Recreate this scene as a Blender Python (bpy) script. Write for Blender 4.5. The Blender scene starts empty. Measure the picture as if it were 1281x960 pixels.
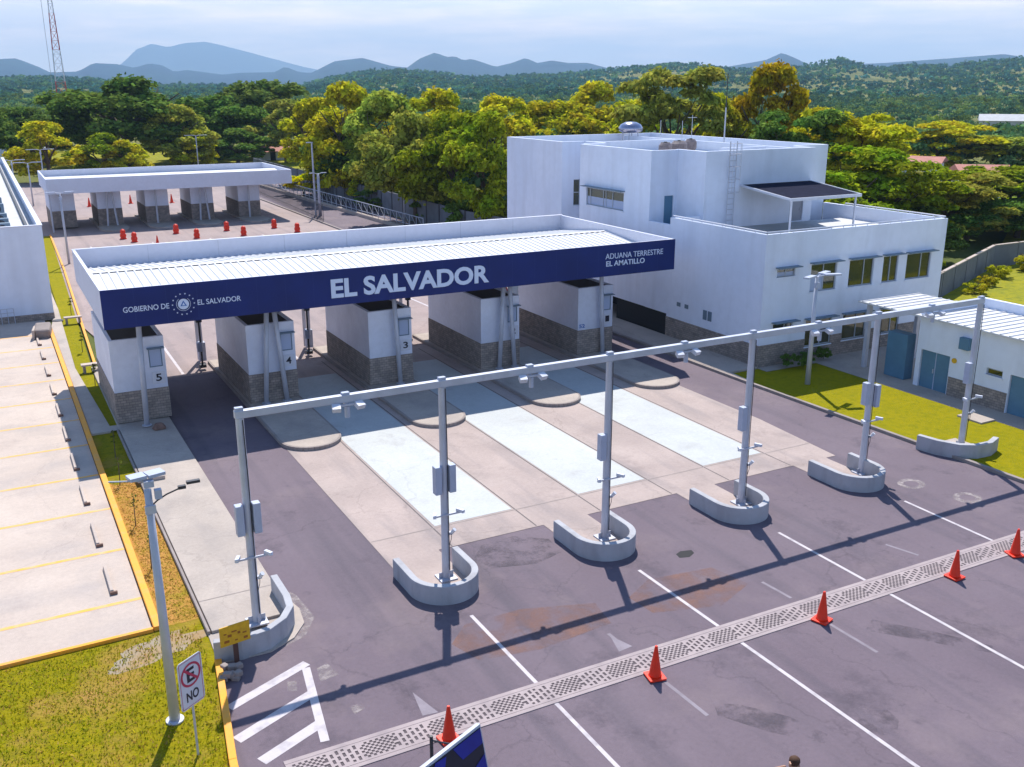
import bpy, bmesh, math, random
import numpy as np
from mathutils import Vector, Matrix
random.seed(7); rng = np.random.default_rng(7)
SC = bpy.context.scene; COL = SC.collection
R = math.radians
# ------------------------------------------------------------------ camera
cam_d = bpy.data.cameras.new('camera'); cam = bpy.data.objects.new('camera', cam_d); COL.objects.link(cam)
YAW, PITCH, ROLL, FPX = R(28.307), R(16.980), R(-0.084), 1218.66
fw = Vector((math.sin(YAW)*math.cos(PITCH), math.cos(YAW)*math.cos(PITCH), -math.sin(PITCH)))
rt = Vector((math.cos(YAW), -math.sin(YAW), 0)); up = rt.cross(fw)
rt2 = rt*math.cos(ROLL)+up*math.sin(ROLL); up2 = up*math.cos(ROLL)-rt*math.sin(ROLL)
cam.matrix_world = Matrix(((rt2.x, up2.x, -fw.x, 0), (rt2.y, up2.y, -fw.y, 0), (rt2.z, up2.z, -fw.z, 13.8), (0, 0, 0, 1)))
cam_d.sensor_width = 36; cam_d.lens = FPX/1281*36; cam_d.clip_start = .1; cam_d.clip_end = 60000
SC.camera = cam
# ------------------------------------------------------------------ sky, sun, exposure
W = bpy.data.worlds.new('World'); SC.world = W; W.use_nodes = True
SUN_EL, SUN_AZ = R(53.9), R(24.5)
def world():
    nt = W.node_tree; nt.nodes.clear(); N = nt.nodes.new; L = nt.links.new
    out = N('ShaderNodeOutputWorld'); bg = N('ShaderNodeBackground'); L(bg.outputs[0], out.inputs[0])
    sky = N('ShaderNodeTexSky'); sky.sky_type = 'NISHITA'; sky.sun_disc = False
    sky.sun_elevation = SUN_EL; sky.sun_rotation = SUN_AZ; sky.altitude = 50; sky.air_density = 1.0; sky.dust_density = .15; sky.ozone_density = 4.0
    tc = N('ShaderNodeTexCoord'); sep = N('ShaderNodeSeparateXYZ'); L(tc.outputs['Generated'], sep.inputs[0])
    mp = N('ShaderNodeMapping'); mp.inputs['Scale'].default_value = (3, 3, 26); L(tc.outputs['Generated'], mp.inputs[0])
    n1 = N('ShaderNodeTexNoise'); n1.inputs['Scale'].default_value = 1.3; n1.inputs['Detail'].default_value = 7; n1.inputs['Roughness'].default_value = .58; L(mp.outputs[0], n1.inputs[0])
    r1 = N('ShaderNodeMapRange'); r1.inputs[1].default_value = .38; r1.inputs[2].default_value = .66; L(n1.outputs[0], r1.inputs[0])
    h = N('ShaderNodeMapRange'); h.inputs[1].default_value = .06; h.inputs[2].default_value = .26; h.inputs[3].default_value = 1.0; h.inputs[4].default_value = .0; L(sep.outputs[2], h.inputs[0])
    r1.inputs[3].default_value = .78; r1.inputs[4].default_value = 1.0; a = N('ShaderNodeMath'); a.operation = 'MULTIPLY'; L(r1.outputs[0], a.inputs[0]); L(h.outputs[0], a.inputs[1]); a.use_clamp = True
    mx = N('ShaderNodeMix'); mx.data_type = 'RGBA'; L(a.outputs[0], mx.inputs[0]); L(sky.outputs[0], mx.inputs[6]); 
    n2 = N('ShaderNodeTexNoise'); n2.inputs['Scale'].default_value = 2.6; n2.inputs['Detail'].default_value = 9; n2.inputs['Roughness'].default_value = .62; L(mp.outputs[0], n2.inputs[0])
    r2 = N('ShaderNodeMapRange'); r2.inputs[1].default_value = .42; r2.inputs[2].default_value = .68; L(n2.outputs[0], r2.inputs[0])
    cm = N('ShaderNodeMix'); cm.data_type = 'RGBA'; L(r2.outputs[0], cm.inputs[0]); cm.inputs[6].default_value = (6.9, 6.3, 6.7, 1); cm.inputs[7].default_value = (9.8, 8.3, 7.6, 1); L(cm.outputs[2], mx.inputs[7])
    L(mx.outputs[2], bg.inputs[0]); bg.inputs[1].default_value = .122
world()
sd = bpy.data.lights.new('sun', 'SUN'); sd.energy = 3.9; sd.angle = R(.5); sd.color = (1, .95, .87)
sun = bpy.data.objects.new('sun', sd); COL.objects.link(sun)
sdir = Vector((1.8, 3.95, 5.95)).normalized(); sun.rotation_euler = sdir.to_track_quat('Z', 'Y').to_euler(); sun.location = (40, 60, 90)
SC.view_settings.view_transform = 'Standard'; SC.view_settings.look = 'None'; SC.view_settings.gamma = 1; SC.view_settings.exposure = .8
try: SC.view_settings.use_curve_mapping = False
except Exception: pass
SC.cycles.max_bounces = 6; SC.cycles.diffuse_bounces = 3; SC.cycles.glossy_bounces = 3; SC.cycles.transmission_bounces = 3; SC.cycles.volume_bounces = 0; SC.cycles.transparent_max_bounces = 6
SC.cycles.use_denoising = True

# ------------------------------------------------------------------ materials
def mat(name, col, rough=.8, var=0, scale=2., col2=None, bump=0, bscale=30, metal=0, spec=.4, stretch=None, streak=None, emis=None):
    m = bpy.data.materials.new(name); m.use_nodes = True; nt = m.node_tree; N = nt.nodes.new; L = nt.links.new
    p = nt.nodes['Principled BSDF']; p.inputs['Roughness'].default_value = rough; p.inputs['Metallic'].default_value = metal; p.inputs['Specular IOR Level'].default_value = spec
    p.inputs['Base Color'].default_value = (*col, 1); src = None
    tc = N('ShaderNodeNewGeometry')
    def noise(sc, detail=5, st=None):
        n = N('ShaderNodeTexNoise'); n.inputs['Scale'].default_value = sc; n.inputs['Detail'].default_value = detail
        if st:
            mp = N('ShaderNodeMapping'); mp.inputs['Scale'].default_value = st; L(tc.outputs['Position'], mp.inputs[0]); L(mp.outputs[0], n.inputs[0])
        else: L(tc.outputs['Position'], n.inputs[0])
        return n
    def mixc(f, a, b, lo=.35, hi=.65, amt=1.):
        r = N('ShaderNodeMapRange'); r.inputs[1].default_value = lo; r.inputs[2].default_value = hi; r.inputs[4].default_value = amt; L(f, r.inputs[0])
        x = N('ShaderNodeMix'); x.data_type = 'RGBA'; L(r.outputs[0], x.inputs[0])
        for v, i in ((a, 6), (b, 7)):
            if isinstance(v, tuple): x.inputs[i].default_value = (*v, 1)
            else: L(v, x.inputs[i])
        return x.outputs[2]
    if var or col2:
        c2 = col2 or tuple(c*(1-var) for c in col)
        src = mixc(noise(scale, 6, stretch).outputs[0], tuple(col), tuple(c2))
        src = mixc(noise(scale*6.3, 6).outputs[0], src, tuple(c*.82 for c in col), .4, .75, .35)
    if streak:
        sc, st, cc, amt = streak
        src = mixc(noise(sc, 4, st).outputs[0], src or tuple(col), tuple(cc), .5, .72, amt)
    if src is not None: L(src, p.inputs['Base Color'])
    if bump:
        b = N('ShaderNodeBump'); b.inputs['Strength'].default_value = bump; b.inputs['Distance'].default_value = .02; L(noise(bscale, 4).outputs[0], b.inputs['Height']); L(b.outputs[0], p.inputs['Normal'])
    return m
M = {}
M['asphalt'] = mat('asphalt', (.170, .130, .158), .85, 0, .22, (.145, .108, .135), .5, 60, streak=(.5, (2.2, .12, 1), (.085, .072, .095), .6))
def weather(m, dark, light):
    """oil blotches, dusty drifts, fine grain and hair cracks multiplied into a paving colour"""
    nt = m.node_tree; N = nt.nodes.new; L = nt.links.new; p = nt.nodes['Principled BSDF']; src = p.inputs['Base Color'].links[0].from_socket; g = N('ShaderNodeNewGeometry')
    def lay(src, sock, lo, hi, col, amt, typ='MIX'):
        r = N('ShaderNodeMapRange'); r.inputs[1].default_value = lo; r.inputs[2].default_value = hi; r.inputs[4].default_value = amt; L(sock, r.inputs[0]); x = N('ShaderNodeMix'); x.data_type = 'RGBA'; x.blend_type = typ; L(r.outputs[0], x.inputs[0]); L(src, x.inputs[6]); x.inputs[7].default_value = (*col, 1); return x.outputs[2]
    def ns(sc, det=6, ro=.6, st=(1, 1, 1), off=0):
        mp = N('ShaderNodeMapping'); mp.inputs['Scale'].default_value = st; mp.inputs['Location'].default_value = (off, off, 0); L(g.outputs['Position'], mp.inputs[0]); n = N('ShaderNodeTexNoise'); n.inputs['Scale'].default_value = sc; n.inputs['Detail'].default_value = det; n.inputs['Roughness'].default_value = ro; L(mp.outputs[0], n.inputs[0]); return n
    src = lay(src, ns(.42, 8, .7, off=11).outputs[0], .56, .70, dark, .75)
    src = lay(src, ns(.18, 8, .65, off=31).outputs[0], .54, .72, light, .55)
    src = lay(src, ns(1.7, 6, .7, off=5).outputs[0], .60, .74, dark, .5)
    src = lay(src, ns(9, 5, .8).outputs[0], .3, .7, (.55, .55, .55), .35, 'MULTIPLY')
    v = N('ShaderNodeTexVoronoi'); v.feature = 'DISTANCE_TO_EDGE'; v.inputs['Scale'].default_value = .16; mp = N('ShaderNodeVectorMath'); n = ns(.9, 5); L(n.outputs['Color'], mp.inputs[0]); mp.operation = 'MULTIPLY_ADD'; mp.inputs[1].default_value = (1.6, 1.6, 0); L(g.outputs['Position'], mp.inputs[2]); L(mp.outputs[0], v.inputs['Vector'])
    src = lay(src, v.outputs['Distance'], .005, .0, tuple(c*.6 for c in dark), .28)
    L(src, p.inputs['Base Color'])
weather(M['asphalt'], (.075, .058, .078), (.25, .19, .195))
M['pave'] = mat('pale_pavement', (.37, .285, .27), .85, 0, .25, (.31, .24, .23), .3, 40, streak=(.6, (2., .12, 1), (.18, .15, .16), .6))
M['conc'] = mat('lane_concrete', (.47, .375, .34), .85, 0, .3, (.37, .295, .27), .2, 30, streak=(.7, (1.8, .25, 1), (.25, .215, .215), .6))
weather(M['pave'], (.20, .155, .155), (.42, .34, .32)); weather(M['conc'], (.27, .215, .20), (.52, .43, .39))
M['conc2'] = mat('walkway_concrete', (.49, .415, .36), .85, 0, .5, (.40, .34, .30), .2, 30, streak=(.9, (1., .6, 1), (.28, .25, .24), .45))
M['park'] = mat('parking_concrete', (.58, .48, .41), .85, 0, .25, (.50, .41, .355), .2, 30, streak=(.35, (1., 1.6, 1), (.36, .32, .31), .5))
weather(M['conc2'], (.33, .28, .25), (.54, .46, .41)); weather(M['park'], (.42, .34, .30), (.62, .52, .45))
M['pad'] = mat('painted_pad', (.50, .52, .52), .6, 0, .35, (.44, .455, .455), .1, 30, streak=(.8, (1.6, .3, 1), (.42, .45, .47), .55))
weather(M['pad'], (.37, .37, .37), (.56, .58, .58))
M['white'] = mat('white_plaster', (.76, .81, .93), .75, 0, .35, (.69, .75, .88), .1, 60, streak=(1.1, (1, 1, .10), (.58, .62, .72), .5))
M['boothwhite'] = mat('booth_plaster', (.74, .78, .88), .7, 0, .8, (.67, .71, .82), None, .1, 60)
M['roofsheet'] = mat('roof_sheet', (.66, .66, .68), .45, .08, .4, None, 0, 30, spec=.5, streak=(1.2, (1, .15, 1), (.5, .5, .5), .35))
M['flatroof'] = mat('flat_roof', (.56, .56, .57), .8, .15, .6, None, .2, 20)
M['panel'] = mat('fascia_panel', (.66, .68, .78), .5, .06, .7, None)
M['navy'] = mat('navy_banner', (.003, .018, .15), .45, .25, .6, None, spec=.35)
M['navyseam'] = mat('banner_seam', (.010, .030, .17), .4)
M['letter'] = mat('sign_lettering', (.62, .70, .86), .5)
M['steel'] = mat('galvanised_steel', (.52, .54, .62), .45, .12, 2, None, 0, metal=.1, streak=(3, (1, 1, .3), (.38, .40, .46), .5))
M['steeldark'] = mat('dark_steel', (.035, .035, .045), .5)
M['box'] = mat('cabinet_paint', (.42, .46, .58), .5, .08, 4)
M['kerb'] = mat('kerb_concrete', (.32, .27, .25), .9, .2, 1.5, None, .3, 30)
M['barrier'] = mat('barrier_concrete', (.43, .43, .46), .85, .15, 1.2, None, .3, 30, streak=(2.4, (1, 1, .35), (.27, .26, .28), .6))
M['yellow'] = mat('kerb_yellow_paint', (.88, .36, .02), .7, 0, 1.5, (.8, .34, .04), streak=(3, (1, 1, 1), (.6, .34, .14), .4))
M['line'] = mat('white_road_paint', (.54, .49, .51), .75, 0, 2.5, (.50, .46, .48), streak=(3, (1, 1, 1), (.30, .26, .29), .7))
M['wornline'] = mat('worn_road_paint', (.26, .225, .26), .8, 0, 2.5, (.20, .17, .20))
def stain_mat(nm='oily_stain', col=(.075, .06, .08), lo=.46, hi=.72, sc=1.1, amt=.75):
    m = bpy.data.materials.new(nm); m.use_nodes = True; nt = m.node_tree; N = nt.nodes.new; L = nt.links.new; p = nt.nodes['Principled BSDF']; p.inputs['Base Color'].default_value = (*col, 1); p.inputs['Roughness'].default_value = .8
    g = N('ShaderNodeNewGeometry'); n = N('ShaderNodeTexNoise'); n.inputs['Scale'].default_value = sc; n.inputs['Detail'].default_value = 7; n.inputs['Roughness'].default_value = .7; L(g.outputs['Position'], n.inputs[0]); r = N('ShaderNodeMapRange'); r.inputs[1].default_value = lo; r.inputs[2].default_value = hi; r.inputs[4].default_value = amt; L(n.outputs[0], r.inputs[0]); L(r.outputs[0], p.inputs['Alpha']); return m
M['stain'] = stain_mat()
M['patch'] = stain_mat('pale_road_patch', (.34, .29, .29), .38, .62, 2.2, .9)
M['rust'] = stain_mat('rusty_road_stain', (.26, .12, .085), .40, .66, .8, .6)
M['grate'] = mat('cast_grating', (.40, .33, .33), .85, 0, 1.2, (.33, .27, .275), streak=(2, (1, 1, 1), (.24, .2, .21), .5))
M['drainhole'] = mat('drain_depth', (.10, .08, .09), .9)
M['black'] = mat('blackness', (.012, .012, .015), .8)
M['cone'] = mat('cone_orange', (.88, .035, .006), .5, .1, 6)
M['glass'] = mat('reflection_tinted_glass', (.07, .062, .012), .04, 0, .9, (.02, .03, .015), spec=1.0)  # warm yellow-green reflections of the greenery are painted into the pane colour
M['blind'] = mat('window_blind', (.38, .45, .62), .5)
M['frame'] = mat('window_frame', (.38, .42, .48), .5)
M['shade'] = mat('sunshade_metal', (.13, .19, .25), .5)
M['awn'] = mat('awning_mesh', (.018, .02, .042), .95, .3, 3, spec=.05)
M['door'] = mat('painted_door', (.10, .22, .33), .5, .12, 2)
M['doorgrey'] = mat('grey_door', (.28, .30, .36), .5)
M['boothroof'] = mat('booth_roof_shaded', (.035, .03, .03), .8)  # dark tone is canopy shade on the booth roofs, painted into the colour
M['wood'] = mat('bark', (.12, .085, .06), .9, .3, 8)
M['brown'] = mat('rusty_post', (.10, .05, .04), .8)
M['red'] = mat('sign_red', (.45, .03, .08), .5)
M['signwhite'] = mat('sign_white', (.62, .64, .72), .5, .08, 5)
M['ink'] = mat('sign_ink', (.015, .015, .03), .5)
M['yellowsign'] = mat('yellow_sign', (.72, .42, .012), .6, 0, 9, (.6, .33, .015))
M['glyph'] = mat('yellow_sign_marks', (.30, .10, .01), .6)
M['bluemark'] = mat('blue_mark', (.03, .14, .45), .5)
M['boardblue'] = mat('board_blue', (.004, .02, .32), .35, 0, 1.2, (.003, .012, .2))
M['boarddark'] = mat('board_dark', (.006, .012, .03), .3)
M['fan'] = mat('fan_housing', (.25, .2, .2), .5, .4, 5)
M['pinkroof'] = mat('pink_roof_tiles', (.48, .19, .15), .8, .25, 1)
M['skin'] = mat('skin', (.42, .22, .14), .6)
M['hair'] = mat('hair', (.07, .03, .015), .8)
M['shirt'] = mat('cream_shirt', (.66, .5, .36), .8, .1, 8)
M['jeans'] = mat('dark_trousers', (.03, .04, .08), .8)
M['redmast'] = mat('mast_red', (.45, .06, .07), .5)
M['soil'] = mat('bare_soil', (.34, .22, .10), .95, 0, 1.2, (.30, .27, .22))
M['sack'] = mat('brown_cloth', (.22, .13, .1), .9, .3, 6)
M['slat'] = mat('grey_wall_panel', (.17, .18, .21), .85, .2, 1)

def brick(name, c1, c2, mortar, scale):
    m = mat(name, c1, .9); nt = m.node_tree; N = nt.nodes.new; L = nt.links.new; p = nt.nodes['Principled BSDF']
    g = N('ShaderNodeNewGeometry'); s = N('ShaderNodeSeparateXYZ'); L(g.outputs['Position'], s.inputs[0])
    ad = N('ShaderNodeMath'); L(s.outputs[0], ad.inputs[0]); L(s.outputs[1], ad.inputs[1]); cb = N('ShaderNodeCombineXYZ'); L(ad.outputs[0], cb.inputs[0]); L(s.outputs[2], cb.inputs[1])
    b = N('ShaderNodeTexBrick'); b.inputs['Scale'].default_value = scale; b.inputs['Color1'].default_value = (*c1, 1); b.inputs['Color2'].default_value = (*c2, 1); b.inputs['Mortar'].default_value = (*mortar, 1)
    b.inputs['Mortar Size'].default_value = .018; b.inputs['Brick Width'].default_value = .5; b.inputs['Row Height'].default_value = .25; L(cb.outputs[0], b.inputs['Vector'])
    n = N('ShaderNodeTexNoise'); n.inputs['Scale'].default_value = 3; n.inputs['Detail'].default_value = 6; L(g.outputs['Position'], n.inputs[0])
    x = N('ShaderNodeMix'); x.data_type = 'RGBA'; x.blend_type = 'MULTIPLY'; x.inputs[0].default_value = .6; L(b.outputs[0], x.inputs[6]); L(n.outputs[0], x.inputs[7])
    x2 = N('ShaderNodeMix'); x2.data_type = 'RGBA'; x2.blend_type = 'ADD'; x2.inputs[0].default_value = .35; L(x.outputs[2], x2.inputs[6]); L(x.outputs[2], x2.inputs[7])
    L(x2.outputs[2], p.inputs['Base Color'])
    bp = N('ShaderNodeBump'); bp.inputs['Strength'].default_value = .5; bp.inputs['Distance'].default_value = .03; L(b.outputs['Fac'], bp.inputs['Height']); bp.invert = True; L(bp.outputs[0], p.inputs['Normal'])
    return m
M['stone'] = brick('stone_block', (.36, .30, .26), (.24, .205, .19), (.15, .13, .12), 2.2)

def grass_mat(name, a, b, c, sc=.6, dry=None, drysc=.25):
    m = bpy.data.materials.new(name); m.use_nodes = True; nt = m.node_tree; N = nt.nodes.new; L = nt.links.new; p = nt.nodes['Principled BSDF']; p.inputs['Roughness'].default_value = .95; p.inputs['Specular IOR Level'].default_value = .1
    g = N('ShaderNodeNewGeometry')
    def mixn(s, x, y, lo, hi):
        n = N('ShaderNodeTexNoise'); n.inputs['Scale'].default_value = s; n.inputs['Detail'].default_value = 7; n.inputs['Roughness'].default_value = .65; L(g.outputs['Position'], n.inputs[0])
        r = N('ShaderNodeMapRange'); r.inputs[1].default_value = lo; r.inputs[2].default_value = hi; L(n.outputs[0], r.inputs[0])
        o = N('ShaderNodeMix'); o.data_type = 'RGBA'; L(r.outputs[0], o.inputs[0])
        for v, i in ((x, 6), (y, 7)):
            if isinstance(v, tuple): o.inputs[i].default_value = (*v, 1)
            else: L(v, o.inputs[i])
        return o.outputs[2]
    s = mixn(sc, a, b, .35, .65); s = mixn(sc*7, s, c, .45, .7)
    if dry: s = mixn(drysc, s, dry, .5, .66)
    L(s, p.inputs['Base Color'])
    n = N('ShaderNodeTexNoise'); n.inputs['Scale'].default_value = 14; n.inputs['Detail'].default_value = 5; L(g.outputs['Position'], n.inputs[0])
    bp = N('ShaderNodeBump'); bp.inputs['Strength'].default_value = .8; bp.inputs['Distance'].default_value = .06; L(n.outputs[0], bp.inputs['Height']); L(bp.outputs[0], p.inputs['Normal'])
    return m
M['lawnL'] = grass_mat('lawn_left', (.21, .19, .003), (.28, .22, .004), (.13, .13, .003), .5, (.33, .20, .05), .35)
M['strip'] = grass_mat('dry_strip', (.50, .24, .07), (.42, .22, .05), (.30, .20, .02), .7, (.24, .20, .01), .5)
M['lawnR'] = grass_mat('lawn_right', (.27, .23, .001), (.24, .215, .001), (.18, .175, .002), .5)
M['field'] = grass_mat('field_grass', (.33, .29, .012), (.25, .25, .02), (.16, .18, .02), .25)
M['groundfar'] = grass_mat('far_ground', (.10, .12, .03), (.26, .24, .07), (.05, .08, .02), .004, (.22, .2, .07), .0022)
M['hill'] = grass_mat('haze_tinted_hill', (.006, .045, .10), (.018, .068, .10), (.004, .026, .07), .0035)  # aerial haze painted into the hills as a blue base colour

M['mount'] = grass_mat('haze_tinted_mountain', (.06, .12, .20), (.09, .15, .21), (.045, .10, .18), .0016)  # paler blue-grey than the hills: thicker haze put into the colour
def leaf_mat(name, use_attr=False, trans=.42):
    m = bpy.data.materials.new(name); m.use_nodes = True; nt = m.node_tree; nt.nodes.clear(); N = nt.nodes.new; L = nt.links.new
    out = N('ShaderNodeOutputMaterial'); d = N('ShaderNodeBsdfDiffuse'); t = N('ShaderNodeBsdfTranslucent'); mx = N('ShaderNodeMixShader'); mx.inputs[0].default_value = trans
    L(d.outputs[0], mx.inputs[1]); L(t.outputs[0], mx.inputs[2]); L(mx.outputs[0], out.inputs[0])
    g = N('ShaderNodeNewGeometry')
    if use_attr: a = N('ShaderNodeVertexColor'); a.layer_name = 'tint'; col = a.outputs[0]
    else: oi = N('ShaderNodeObjectInfo'); col = oi.outputs['Color']
    hs = N('ShaderNodeHueSaturation'); L(col, hs.inputs['Color'])
    r = N('ShaderNodeMapRange'); r.inputs[3].default_value = .5 if not use_attr else .72; r.inputs[4].default_value = 1.55 if not use_attr else 1.3; L(g.outputs['Random Per Island'], r.inputs[0]); L(r.outputs[0], hs.inputs['Value'])
    n = N('ShaderNodeTexNoise'); n.inputs['Scale'].default_value = .45; n.inputs['Detail'].default_value = 2; L(g.outputs['Position'], n.inputs[0])
    r2 = N('ShaderNodeMapRange'); r2.inputs[1].default_value = .3; r2.inputs[2].default_value = .7; r2.inputs[3].default_value = .475; r2.inputs[4].default_value = .53; L(n.outputs[0], r2.inputs[0]); L(r2.outputs[0], hs.inputs['Hue'])
    L(hs.outputs[0], d.inputs[0]); L(hs.outputs[0], t.inputs[0])
    return m
M['leaf'] = leaf_mat('foliage'); M['leaffar'] = leaf_mat('far_foliage', True, .2)

# ------------------------------------------------------------------ mesh helpers
class MB:
    def __init__(s): s.v = []; s.f = []; s.mi = []
    def add(s, vs, fs, mi=0):
        o = len(s.v); s.v += [tuple(v) for v in vs]; s.f += [tuple(i+o for i in f) for f in fs]; s.mi += [mi]*len(fs); return s
    def box(s, x0, x1, y0, y1, z0, z1, mi=0):
        x0, x1 = min(x0, x1), max(x0, x1); y0, y1 = min(y0, y1), max(y0, y1); z0, z1 = min(z0, z1), max(z0, z1)
        return s.add([(x0,y0,z0),(x1,y0,z0),(x1,y1,z0),(x0,y1,z0),(x0,y0,z1),(x1,y0,z1),(x1,y1,z1),(x0,y1,z1)],
            [(0,3,2,1),(4,5,6,7),(0,1,5,4),(1,2,6,5),(2,3,7,6),(3,0,4,7)], mi)
    def cbox(s, c, sz, rz=0, mi=0, rx=0):
        m = Matrix.Translation(c) @ Matrix.Rotation(rz, 4, 'Z') @ Matrix.Rotation(rx, 4, 'X'); a, b, d = sz[0]/2, sz[1]/2, sz[2]/2
        vs = [m @ Vector(p) for p in [(-a,-b,-d),(a,-b,-d),(a,b,-d),(-a,b,-d),(-a,-b,d),(a,-b,d),(a,b,d),(-a,b,d)]]
        return s.add(vs, [(0,3,2,1),(4,5,6,7),(0,1,5,4),(1,2,6,5),(2,3,7,6),(3,0,4,7)], mi)
    def tube(s, p0, p1, r0, r1=None, n=12, mi=0):
        r1 = r0 if r1 is None else r1; p0 = Vector(p0); p1 = Vector(p1); d = (p1-p0).normalized()
        a = d.orthogonal().normalized(); b = d.cross(a); vs = []
        for p, r in ((p0, r0), (p1, r1)):
            for k in range(n): t = 2*math.pi*k/n; vs.append(p+a*math.cos(t)*r+b*math.sin(t)*r)
        fs = [(k, (k+1) % n, n+(k+1) % n, n+k) for k in range(n)]+[tuple(range(n))[::-1], tuple(range(n, 2*n))]
        return s.add(vs, fs, mi)
    def path(s, pts, r, n=8, mi=0):
        for a, b in zip(pts, pts[1:]): s.tube(a, b, r, r, n, mi)
        return s
    def lathe(s, prof, c=(0, 0, 0), n=20, mi=0):
        vs = [(c[0]+r*math.cos(2*math.pi*k/n), c[1]+r*math.sin(2*math.pi*k/n), c[2]+z) for r, z in prof for k in range(n)]; fs = []
        for i in range(len(prof)-1):
            for k in range(n): fs.append((i*n+k, i*n+(k+1) % n, (i+1)*n+(k+1) % n, (i+1)*n+k))
        fs += [tuple(range(n))[::-1], tuple(range((len(prof)-1)*n, len(prof)*n))]
        return s.add(vs, fs, mi)
    def prism(s, poly, z0, z1, mi=0):
        n = len(poly); vs = [(x, y, z0) for x, y in poly]+[(x, y, z1) for x, y in poly]
        return s.add(vs, [tuple(range(n))[::-1], tuple(range(n, 2*n))]+[(k, (k+1) % n, n+(k+1) % n, n+k) for k in range(n)], mi)
    def wall(s, x0, x1, z0, z1, y, th, holes=(), axis='y', mi=0):
        xs = sorted({x0, x1, *[h[0] for h in holes], *[h[1] for h in holes]}); zs = sorted({z0, z1, *[h[2] for h in holes], *[h[3] for h in holes]})
        for a, b in zip(xs, xs[1:]):
            run = None
            for c, d in zip(zs, zs[1:]):
                hole = any(h[0] <= a+1e-6 and b <= h[1]+1e-6 and h[2] <= c+1e-6 and d <= h[3]+1e-6 for h in holes)
                if hole:
                    if run: s._w(a, b, run[0], run[1], y, th, axis, mi)
                    run = None
                else: run = (run[0], d) if run else (c, d)
            if run: s._w(a, b, run[0], run[1], y, th, axis, mi)
        return s
    def _w(s, a, b, c, d, y, th, axis, mi):
        if axis == 'y': s.box(a, b, y, y+th, c, d, mi)
        else: s.box(y, y+th, a, b, c, d, mi)
    def build(s, name, material, parent=None, bevel=0, smooth=False, world=True):
        me = bpy.data.meshes.new(name); off = Vector((0, 0, 0))
        if parent is not None and world:
            r = parent
            while r.parent: r = r.parent
            off = r.location
        me.from_pydata([(v[0]-off[0], v[1]-off[1], v[2]-off[2]) for v in s.v], [], s.f); me.update()
        ms = material if isinstance(material, (list, tuple)) else [material]
        for m in ms: me.materials.append(M[m] if isinstance(m, str) else m)
        if len(ms) > 1: me.polygons.foreach_set('material_index', s.mi)
        o = bpy.data.objects.new(name, me); COL.objects.link(o)
        if parent is not None: o.parent = parent
        if bevel:
            b = o.modifiers.new('bevel', 'BEVEL'); b.width = bevel; b.segments = 2; b.limit_method = 'ANGLE'; b.angle_limit = R(40)
        if smooth:
            for p in me.polygons: p.use_smooth = len(p.vertices) <= 4
        return o
def tag(o, label=None, cat=None, group=None, kind=None):
    if label: o['label'] = label
    if cat: o['category'] = cat
    if group: o['group'] = group
    if kind: o['kind'] = kind
    return o
def thing(name, label, cat, loc=(0, 0, 0), group=None, rz=0):
    o = bpy.data.objects.new(name, None); COL.objects.link(o); o.location = loc; o.rotation_euler = (0, 0, rz); o.empty_display_size = .3
    return tag(o, label, cat, group)
def struct(name, mb, m, bevel=0): return tag(mb.build(name, m, bevel=bevel), kind='structure')
def sheet(pts, z): return MB().add([(x, y, z) for x, y in pts], [tuple(range(len(pts)))])
def rect(x0, x1, y0, y1, z): return sheet([(x0, y0), (x1, y0), (x1, y1), (x0, y1)], z)
def dup(src, loc, rz=None, label=None, group=None, parent=None):
    kids = [c for c in COL.objects if c.parent == src] if parent is None else [c for c in COL.objects if c.parent == src]
    c = src.copy(); COL.objects.link(c)
    if parent is not None: c.parent = parent
    if loc is not None: c.location = loc
    if rz is not None: c.rotation_euler = (0, 0, rz)
    if label: c['label'] = label
    if group: c['group'] = group
    for k in kids: dup(k, None, parent=c)
    return c
def text_mb(body, x0, x1, z0, z1, y, bold=0.0, depth=.02, fit=True, mb=None, xaxis=(1, 0, 0)):
    cu = bpy.data.curves.new('t', 'FONT'); cu.body = body; cu.size = 1; cu.offset = bold; cu.extrude = 0; cu.resolution_u = 4
    o = bpy.data.objects.new('t', cu); COL.objects.link(o); bpy.context.view_layer.update()
    me = bpy.data.meshes.new_from_object(o.evaluated_get(bpy.context.evaluated_depsgraph_get()))
    vs = [v.co.copy() for v in me.vertices]; fs = [tuple(p.vertices) for p in me.polygons]
    bpy.data.objects.remove(o); bpy.data.curves.remove(cu)
    ax, bx = min(v.x for v in vs), max(v.x for v in vs); az, bz = min(v.y for v in vs), max(v.y for v in vs)
    mb = mb or MB(); X = Vector(xaxis); nrm = Vector((X.y, -X.x, 0))
    base = Vector((0, 0, 0)) if xaxis == (1, 0, 0) else None
    out = []
    for lay in (depth, 0):
        for v in vs:
            u = x0+(v.x-ax)/(bx-ax)*(x1-x0); w = z0+(v.y-az)/(bz-az)*(z1-z0)
            out.append((u*X.x-nrm.x*0+(0 if X.x else 0), y+u*X.y, w) if False else (u, y-lay, w))
    n = len(vs); ff = list(fs)+[tuple(i+n for i in f[::-1]) for f in fs]
    ec = {}
    for f in fs:
        for a, b in zip(f, f[1:]+f[:1]): ec[(a, b)] = 1
    for (a, b) in list(ec):
        if (b, a) not in ec: ff.append((b, a, a+n, b+n))
    bpy.data.meshes.remove(me)
    return mb.add(out, ff)
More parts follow.
